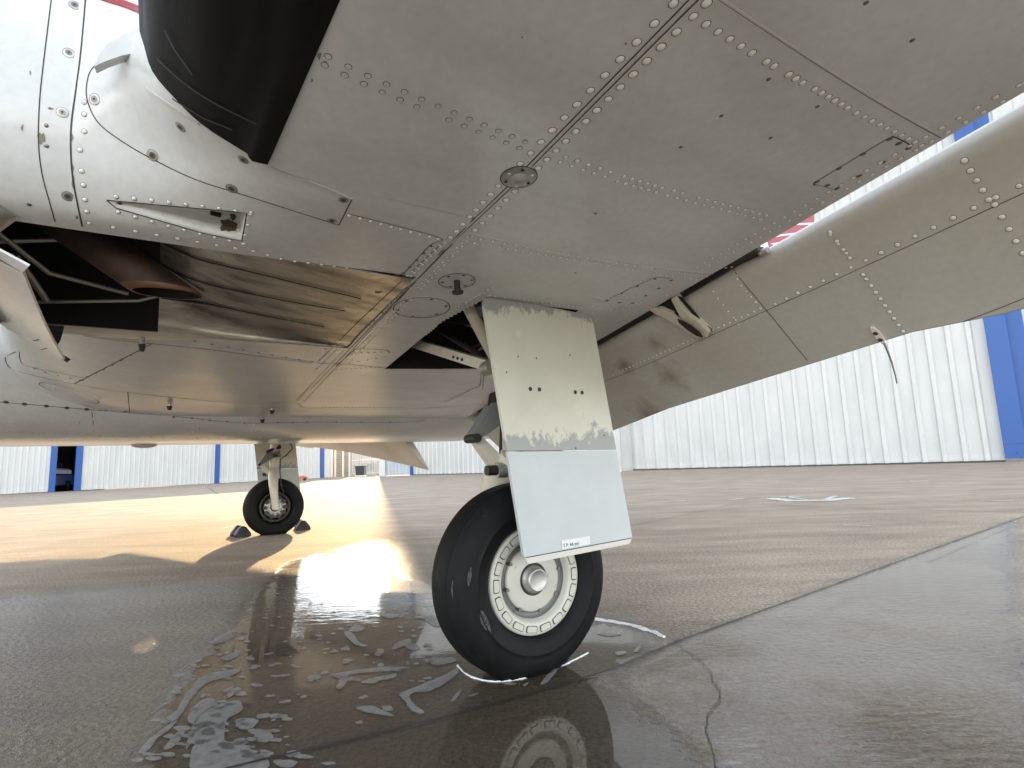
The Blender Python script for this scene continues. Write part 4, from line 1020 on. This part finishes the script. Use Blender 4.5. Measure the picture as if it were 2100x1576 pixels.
def corrugated(mb, a, d, nrm, x0, x1, z0, z1, pitch, depth, mat='steel', phase=0.0):
    prof = []; k0 = math.floor((x0-phase)/pitch)-1; x = x0
    pts_ = [(x0, None)]
    k = k0
    while True:
        bs = phase+k*pitch
        for f_, h_ in ((0, 0), (.62, 0), (.70, depth), (.92, depth), (1.0, 0)):
            xx = bs+f_*pitch
            if x0 < xx < x1: pts_.append((xx, h_))
        k += 1
        if phase+k*pitch > x1: break
    pts_ = [(x_, 0 if h_ is None else h_) for x_, h_ in pts_]+[(x1, 0)]
    rows = []
    for z_ in (z0, z0+.5, z0+1.0, (z0+z1)/2, z1):
        rows.append([a+d*x_+nrm*(h_+.012*sin(x_*3.1+z_*2)*(1 if z_ < 1.2 else .2))+Vector((0, 0, z_)) for x_, h_ in pts_])
    mb.grid(rows, mat, smooth=False)
def place(mb, name, o=None): pass
# right hangar with the tall sliding door
ra, rd, rn, RL = wall_frame((1265, 966), (2073, 947.7))
hr = empty('hangar'); tag(hr, 'tall white corrugated metal hangar with blue door posts, at right of the wheel', 'hangar')
b = MB(); corrugated(b, ra, rd, rn, 0.0, 15.72, .06, 13.2, .61, .09, phase=.12)
corrugated(b, ra, rd, rn, 16.75, 30, .06, 13.2, .61, .045)
q = ra-rn*.35
for x_, w_ in ((0, .15),): b.box(ra+Vector((0, 0, 6.6))+rd*.05, (.1, .1, 6.6), 'steel', Matrix.Rotation(atan2(rd.y, rd.x), 3, 'Z'))
b.build('wall_panels', hr)
b = MB(); rot = Matrix.Rotation(atan2(rd.y, rd.x), 3, 'Z')
b.box(ra+rd*7.86+rn*(-.02)+Vector((0, 0, .035)), (7.86, .04, .032), 'base', rot); b.build('door_sill', hr)
b = MB(); b.box(ra+rd*16.02+rn*.12+Vector((0, 0, 6.66)), (.30, .12, 6.54), 'blue', rot); b.box(ra+rd*16.55+rn*.02+Vector((0, 0, 6.66)), (.225, .05, 6.54), 'blue', rot)
b.box(ra+rd*16.02+rn*.243+Vector((0, 0, .62)), (.30, .003, .006), 'base', rot); disc(b, ra+rd*16.05+rn*.243+Vector((0, 0, .30)), rn, .04, 'base', .002); b.build('door_post', hr)
b = MB(); far = ra-rn*25
b.prism([ra+rd*0.0-rn*.2+Vector((0, 0, 13.2)), ra+rd*30-rn*.2+Vector((0, 0, 13.2)), ra+rd*30-rn*20+Vector((0, 0, 13.2)), ra-rn*20+Vector((0, 0, 13.2))], (0, 0, .3), 'roof')
b.prism([ra-rn*.2, ra-rn*20, ra-rn*20+Vector((0, 0, 13.2)), ra-rn*.2+Vector((0, 0, 13.2))], rd*.1, 'steel'); b.build('roof', hr, recalc=True)
# middle hangar
ma, md, mn, ML = wall_frame((848, 975), (1262, 967))
hm = empty('hangar'); tag(hm, 'long white ribbed hangar wall seen behind the near wheel and gear', 'hangar')
b = MB(); corrugated(b, ma, md, mn, 0.0, ML+.4, .05, 13.0, .50, .04); b.build('wall_panels', hm)
b = MB(); rot = Matrix.Rotation(atan2(md.y, md.x), 3, 'Z')
b.box(ma-md*.12+mn*.05+Vector((0, 0, 6.5)), (.11, .08, 6.5), 'blue', rot); b.build('corner_post', hm)
b = MB(); b.prism([ma-mn*.3+Vector((0, 0, 13)), ma+md*ML-mn*.3+Vector((0, 0, 13)), ma+md*ML-mn*8+Vector((0, 0, 13)), ma-mn*8+Vector((0, 0, 13))], (0, 0, .3), 'roof'); b.build('roof', hm, recalc=True)
b = MB(); b.box(ma+md*ML*.5-mn*.02+Vector((0, 0, .03)), (ML*.5, .03, .028), 'base', rot); b.build('wall_base', hm)
b = MB(); b.prism([ma+md*(ML+.35)-mn*.02, ra+rd*.05-rn*.05, ra+rd*.05-rn*.05+Vector((0,0,13)), ma+md*(ML+.35)-mn*.02+Vector((0,0,13))], -mn*.1, 'steel'); b.prism([ma+md*(ML+.3)-mn*.1, ma+md*(ML+.3)-mn*8, ma+md*(ML+.3)-mn*8+Vector((0,0,13)), ma+md*(ML+.3)-mn*.1+Vector((0,0,13))], md*.1, 'steel'); b.build('sun_slit_filler', hm, recalc=True)  # added walls closing the slit so the sun does not shine through
# grey side wall left of it (780..846)
ga, gd, gn, GL = wall_frame((780, 977.5), (846, 975))
hg = empty('side_wall'); tag(hg, 'narrow shaded metal wall with draped folds between the yard gap and the blue corner post', 'wall')
b = MB(); rows = []
for z_ in (.03, 1, 3, 5, 13.0): rows.append([ga+gd*(GL*i/60)+gn*(.09*sin(i*.95)+.05*sin(i*2.3+z_))+Vector((0, 0, z_)) for i in range(61)])
M['drape'] = N('grey_blue_sheet', .6, (.5, .53, .57)).m
b.grid(rows, 'drape'); b.build('sheet', hg)
b = MB(); rot = Matrix.Rotation(atan2(gd.y, gd.x), 3, 'Z'); b.box(ga+gd*.2+gn*.15+Vector((0, 0, 6.5)), (.22, .12, 6.5), 'steel', rot); b.build('end_panel', hg)
# left hangar
la, ld, ln, LL = wall_frame((0, 1015.5), (660, 981.5))
HL = 6.5
hl = empty('hangar'); tag(hl, 'low white hangar row at left with blue posts and one open dark bay', 'hangar')
b = MB(); corrugated(b, la, ld, ln, -14, 1.93, .03, HL, .255, .02); corrugated(b, la, ld, ln, 3.36, 10.70, .03, HL, .262, .02); corrugated(b, la, ld, ln, 10.98, 18.78, .03, HL, .34, .02, phase=.1); corrugated(b, la, ld, ln, 19.12, 19.75, .03, HL, .30, .02)
b.build('wall_panels', hl)
rot = Matrix.Rotation(atan2(ld.y, ld.x), 3, 'Z')
for x0, x1 in ((1.93, 2.20), (3.05, 3.36), (10.70, 10.98), (18.78, 19.12)):
    b = MB(); b.box(la+ld*(x0+x1)*.5+ln*.03+Vector((0, 0, HL/2)), ((x1-x0)/2, .06, HL/2), 'blue', rot); b.build('door_post', hl)
b = MB(); 
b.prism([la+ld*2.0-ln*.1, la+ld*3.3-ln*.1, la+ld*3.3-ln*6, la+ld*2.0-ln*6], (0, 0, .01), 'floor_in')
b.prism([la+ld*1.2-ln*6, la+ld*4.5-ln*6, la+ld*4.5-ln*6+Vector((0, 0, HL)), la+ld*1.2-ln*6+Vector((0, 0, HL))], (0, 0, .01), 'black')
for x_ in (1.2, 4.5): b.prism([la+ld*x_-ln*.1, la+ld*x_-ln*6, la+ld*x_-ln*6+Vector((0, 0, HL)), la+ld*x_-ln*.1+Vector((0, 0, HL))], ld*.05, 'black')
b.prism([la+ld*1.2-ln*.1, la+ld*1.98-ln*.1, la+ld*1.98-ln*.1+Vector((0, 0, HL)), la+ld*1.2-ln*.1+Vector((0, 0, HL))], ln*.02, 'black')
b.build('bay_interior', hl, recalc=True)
b = MB(); b.prism([la-ld*14+ln*.3+Vector((0, 0, HL)), la+ld*19.75+ln*.3+Vector((0, 0, HL)), la+ld*19.75-ln*14+Vector((0, 0, HL)), la-ld*14-ln*14+Vector((0, 0, HL))], (0, 0, .12), 'roof'); b.build('roof', hl, recalc=True)
b = MB(); b.prism([la+ld*19.7-ln*.05, la+ld*19.7-ln*14, la+ld*19.7-ln*14+Vector((0, 0, HL)), la+ld*19.7-ln*.05+Vector((0, 0, HL))], ld*.05, 'steel'); b.build('end_wall', hl, recalc=True)
# vehicle in the open bay
vb = la+ld*2.7-ln*2.6
va = empty('utility_vehicle', vb, atan2(ld.y, ld.x)); tag(va, 'dark blue vehicle with grey sheets laid on it in the open hangar bay', 'vehicle')
M['vblue'] = N('dark_blue_body', .35, (.02, .035, .12)).m; M['vgrey'] = N('grey_sheet', .6, (.35, .36, .40)).m; M['glass_d'] = N('dark_glass', .1, (.02, .02, .025)).m
b = MB(); b.prism([(-.8, -.9, .35), (-.8, .9, .35), (-.8, .9, .95), (-.8, .5, 1.05), (-.8, -.5, 1.05), (-.8, -.9, .9)], (1.6, 0, 0), 'vblue'); bo = b.build('body', va, recalc=True)
b = MB(); b.prism([(-.7, -.88, 1.08), (.75, -.7, 1.06), (.75, -.4, 1.22), (-.7, -.5, 1.32)], (0, .04, .03), 'vgrey'); b.prism([(-.1, -.9, 1.0), (.7, -.92, .96), (.7, -.9, 1.16), (0, -.9, 1.2)], (0, .02, 0), 'vgrey'); b.build('grey_sheet', va, recalc=True)
b = MB(); b.prism([(-.6, -.3, 1.05), (.6, -.3, 1.05), (.5, -.1, 1.6), (-.5, -.1, 1.6)], (0, .8, 0), 'glass_d'); b.build('windscreen', va, recalc=True)
for x_ in (-.55, .55):
    b = MB(); b.lathe([(.05, -.09), (.26, -.1), (.3, -.06), (.3, .06), (.26, .1), (.05, .09)], (x_, -.85, .3), (1, 0, 0), 'tire', 28); b.lathe([(.001, .02), (.12, .05), (.15, .09)], (x_, -.85, .3), (1, 0, 0), 'metal', 20); b.build('wheel', va)
# ---------------------------------------------------------------- yard gap between the buildings
M['brick'] = N('pale_brick', .8, (.42, .36, .31)).m
nb = N('pale_block', .8, (.4, .35, .3)); br = nb.node('ShaderNodeTexBrick'); br.inputs['Scale'].default_value = 1.0; br.inputs['Brick Width'].default_value = .4; br.inputs['Row Height'].default_value = .2; br.inputs['Mortar Size'].default_value = .012
br.inputs['Color1'].default_value = (.42, .36, .31, 1); br.inputs['Color2'].default_value = (.34, .30, .26, 1); br.inputs['Mortar'].default_value = (.5, .47, .43, 1)
nb.link(nb.coord('Object', rot=(pi/2, 0, 0)), br.inputs['Vector']); nb.out('Base Color', br.outputs[0]); M['block'] = nb.m
M['galv'] = N('galvanised_steel', .4, (.5, .51, .52), .6).m
M['whitepipe'] = N('white_pipe', .4, (.75, .75, .74)).m
def gap(px, dist): 
    d = rayw(px, 960); d.z = 0; d.normalize(); return Vector((CAM.x+d.x*dist, CAM.y+d.y*dist, 0))
e = empty('block_wall', gap(694, 52)); tag(e, 'pale block wall with white vertical pipes at the left of the yard gap', 'wall')
wd = (gap(728, 52)-gap(672, 52)).length
b = MB(); b.box((0, 0, 2.0), (wd/2, .15, 2.0), 'block'); b.build('masonry', e)
for px in (682, 689, 705, 718): 
    b = MB(); p = gap(px, 51.6)-gap(694, 52); b.tube([(p.x, p.y-.2, 0), (p.x, p.y-.2, 3.8)], .09, 'whitepipe', 10); b.build('downpipe', e)
g0, g1 = gap(722, 50), gap(781, 49)
e = empty('chain_link_gate', g0, atan2((g1-g0).y, (g1-g0).x)); tag(e, 'grey chain link yard gate with white rails in the sunlit gap between the hangars', 'gate')
gl = (g1-g0).length
b = MB()
for k in range(6): b.tube([(gl*k/5, 0, 0), (gl*k/5, 0, 2.7)], .035, 'galv', 8)
for z_ in (.25, 1.35, 2.6): b.tube([(0, 0, z_), (gl, 0, z_)], .03, 'whitepipe', 8)
b.build('frame', e)
b = MB()
for k in range(46):
    x_ = gl*k/23-gl/2
    for sg in (1, -1):
        x0, x1 = (x_, x_+2.35*1.0) if sg > 0 else (x_+2.35, x_)
        za, zb_ = .25, 2.6; pa = [x0, za]; pb = [x1, zb_]
        if max(x0, x1) < 0 or min(x0, x1) > gl: continue
        def cl(p, q):
            if p[0] < 0: t_ = (0-p[0])/(q[0]-p[0]); return [0, p[1]+(q[1]-p[1])*t_]
            if p[0] > gl: t_ = (gl-p[0])/(q[0]-p[0]); return [gl, p[1]+(q[1]-p[1])*t_]
            return p
        pa, pb = cl(pa, pb), cl(pb, pa); b.tube([(pa[0], .04, pa[1]), (pb[0], .04, pb[1])], .007, 'galv', 4, False)
b.build('wire_mesh', e)
p = gap(740, 47)
e = empty('waste_bin', p, 0); tag(e, 'square black bin standing in front of the yard gate', 'bin')
M['bin'] = N('black_plastic', .5, (.02, .02, .022)).m
b = MB(); b.prism([(-.33, -.3, .12), (.33, -.3, .12), (.37, -.34, .80), (-.37, -.34, .80)], (0, .64, 0), 'bin'); b.build('body', e, recalc=True); b = MB(); b.box((0, 0, .83), (.40, .38, .03), 'bin'); b.build('lid', e)
b = MB(); b.box((0, 0, .06), (.36, .3, .05), 'galv'); b.build('base', e)
M['red_tow'] = N('orange_red_paint', .4, (.45, .09, .03)).m
def equip(px, dist, name, lab, cat_, fn):
    e_ = empty(name, gap(px, dist), 0); tag(e_, lab, cat_); fn(e_); return e_
def cyl_tank(e_):
    b = MB(); b.lathe([(.001, .45), (.2, .47), (.28, .6), (.28, 1.7), (.2, 1.85), (.001, 1.9)], (0, 0, 0), (0, 0, 1), 'galv', 20); b.build('tank_body', e_)
    for k in range(3):
        b = MB(); b.tube([(.25*cos(2.1*k), .25*sin(2.1*k), 0), (.25*cos(2.1*k), .25*sin(2.1*k), .6)], .03, 'galv', 6); b.build('leg', e_)
    b = MB(); b.tube([(0, 0, 1.9), (0, 0, 2.3), (.6, 0, 2.35)], .03, 'whitepipe', 8); b.build('pipe', e_)
equip(766, 53, 'storage_tank', 'grey ribbed storage tank behind the right part of the yard gate', 'tank', cyl_tank)
def rack(e_):
    b = MB()
    for x_ in (-.6, 0, .6):
        for y_ in (-.3, .3): b.tube([(x_, y_, 0), (x_, y_, 2.6)], .03, 'whitepipe', 6)
    for z_ in (.4, 1.1, 1.8, 2.5): b.box((0, 0, z_), (.65, .33, .02), 'galv')
    b.build('frame', e_)
    for i, (x_, z_, hx, hz, m_) in enumerate(((-.3, .42, .22, .22, 'bin'), (.3, .42, .2, .3, 'vgrey'), (-.1, 1.12, .3, .2, 'whitepipe'), (.35, 1.82, .15, .25, 'vgrey'), (-.35, 1.82, .2, .18, 'brick'))):
        b = MB(); b.box((x_, 0, z_+hz), (hx, .22, hz), m_); b.box((x_, 0, z_+2*hz+.01), (hx*1.05, .235, .012), m_); b.build('stored_box', e_)
equip(752, 52, 'storage_rack', 'cluttered metal rack of boxes behind the middle of the yard gate', 'rack', rack)
def ladder(e_):
    b = MB()
    for x_ in (-.22, .22): b.tube([(x_, 0, 0), (x_, .5, 3.3)], .03, 'whitepipe', 6)
    for k in range(10): b.tube([(-.22, .05+.05*k, .3+.31*k), (.22, .05+.05*k, .3+.31*k)], .018, 'whitepipe', 6)
    b.build('rails_and_rungs', e_)
equip(733, 51.5, 'ladder', 'white ladder leaning behind the left part of the yard gate', 'ladder', ladder)
def backwall(e_):
    b = MB(); rows = [[Vector((-5+.25*k, .05*(k % 2), z_)) for k in range(45)] for z_ in (0, 3.4)]; b.grid(rows, 'galv', smooth=False); b.build('cladding', e_)
equip(735, 60, 'shed', 'low grey corrugated shed far behind the yard gate', 'shed', backwall)
e = empty('tow_dolly', gap(616, 39.5), .2); tag(e, 'small orange red tow dolly lying by the foot of the left hangar wall', 'dolly')
b = MB(); b.prism([(-.45, -.12, .08), (.45, -.12, .08), (.45, -.12, .24), (.2, -.12, .32), (-.45, -.12, .26)], (0, .24, 0), 'red_tow'); b.build('body', e, recalc=True)
for x_ in (-.3, .3):
    b = MB(); b.lathe([(.001, -.04), (.08, -.04), (.1, 0), (.08, .04), (.001, .04)], (x_, -.16, .1), (0, 1, 0), 'rubber', 16); b.build('wheel', e)
# ---------------------------------------------------------------- wheel chocks at the far wheel
def chock(px, py, lab, rz, tip):
    p = G(px, py); e_ = empty('wheel_chock', p, rz); tag(e_, lab, 'wheel chock', 'rubber chocks at the far wheel')
    b = MB(); rows = []
    for x_, sc in ((-.11, .85), (-.10, 1), (-.035, 1), (-.03, .86), (.03, .86), (.035, 1), (.10, 1), (.11, .85)):
        pr = [(-.075, 0), (.075, 0), (.07, .03), (.03, .085), (.012, .10), (-.012, .10), (-.03, .085), (-.07, .03)]
        rows.append([Vector((x_, y_*sc, .003+z_*sc)) for y_, z_ in pr])
    b.grid(rows, 'rubber', closed=True); b.add(rows[0], [tuple(range(8))], 'rubber', False); b.add(rows[-1], [tuple(reversed(range(8)))], 'rubber', False); b.build('wedge', e_, recalc=True)
    b = MB(); b.tube([(.11, 0, .06), (.14, 0, .05), (.15, .03, .01)], .006, 'rubber', 6); b.build('rope_loop', e_)
chock(493, 1100, 'black rubber chock against the left side of the far wheel', ANG+.15, 1)
chock(620, 1086, 'black rubber chock against the right side of the far wheel', ANG-.1, -1)
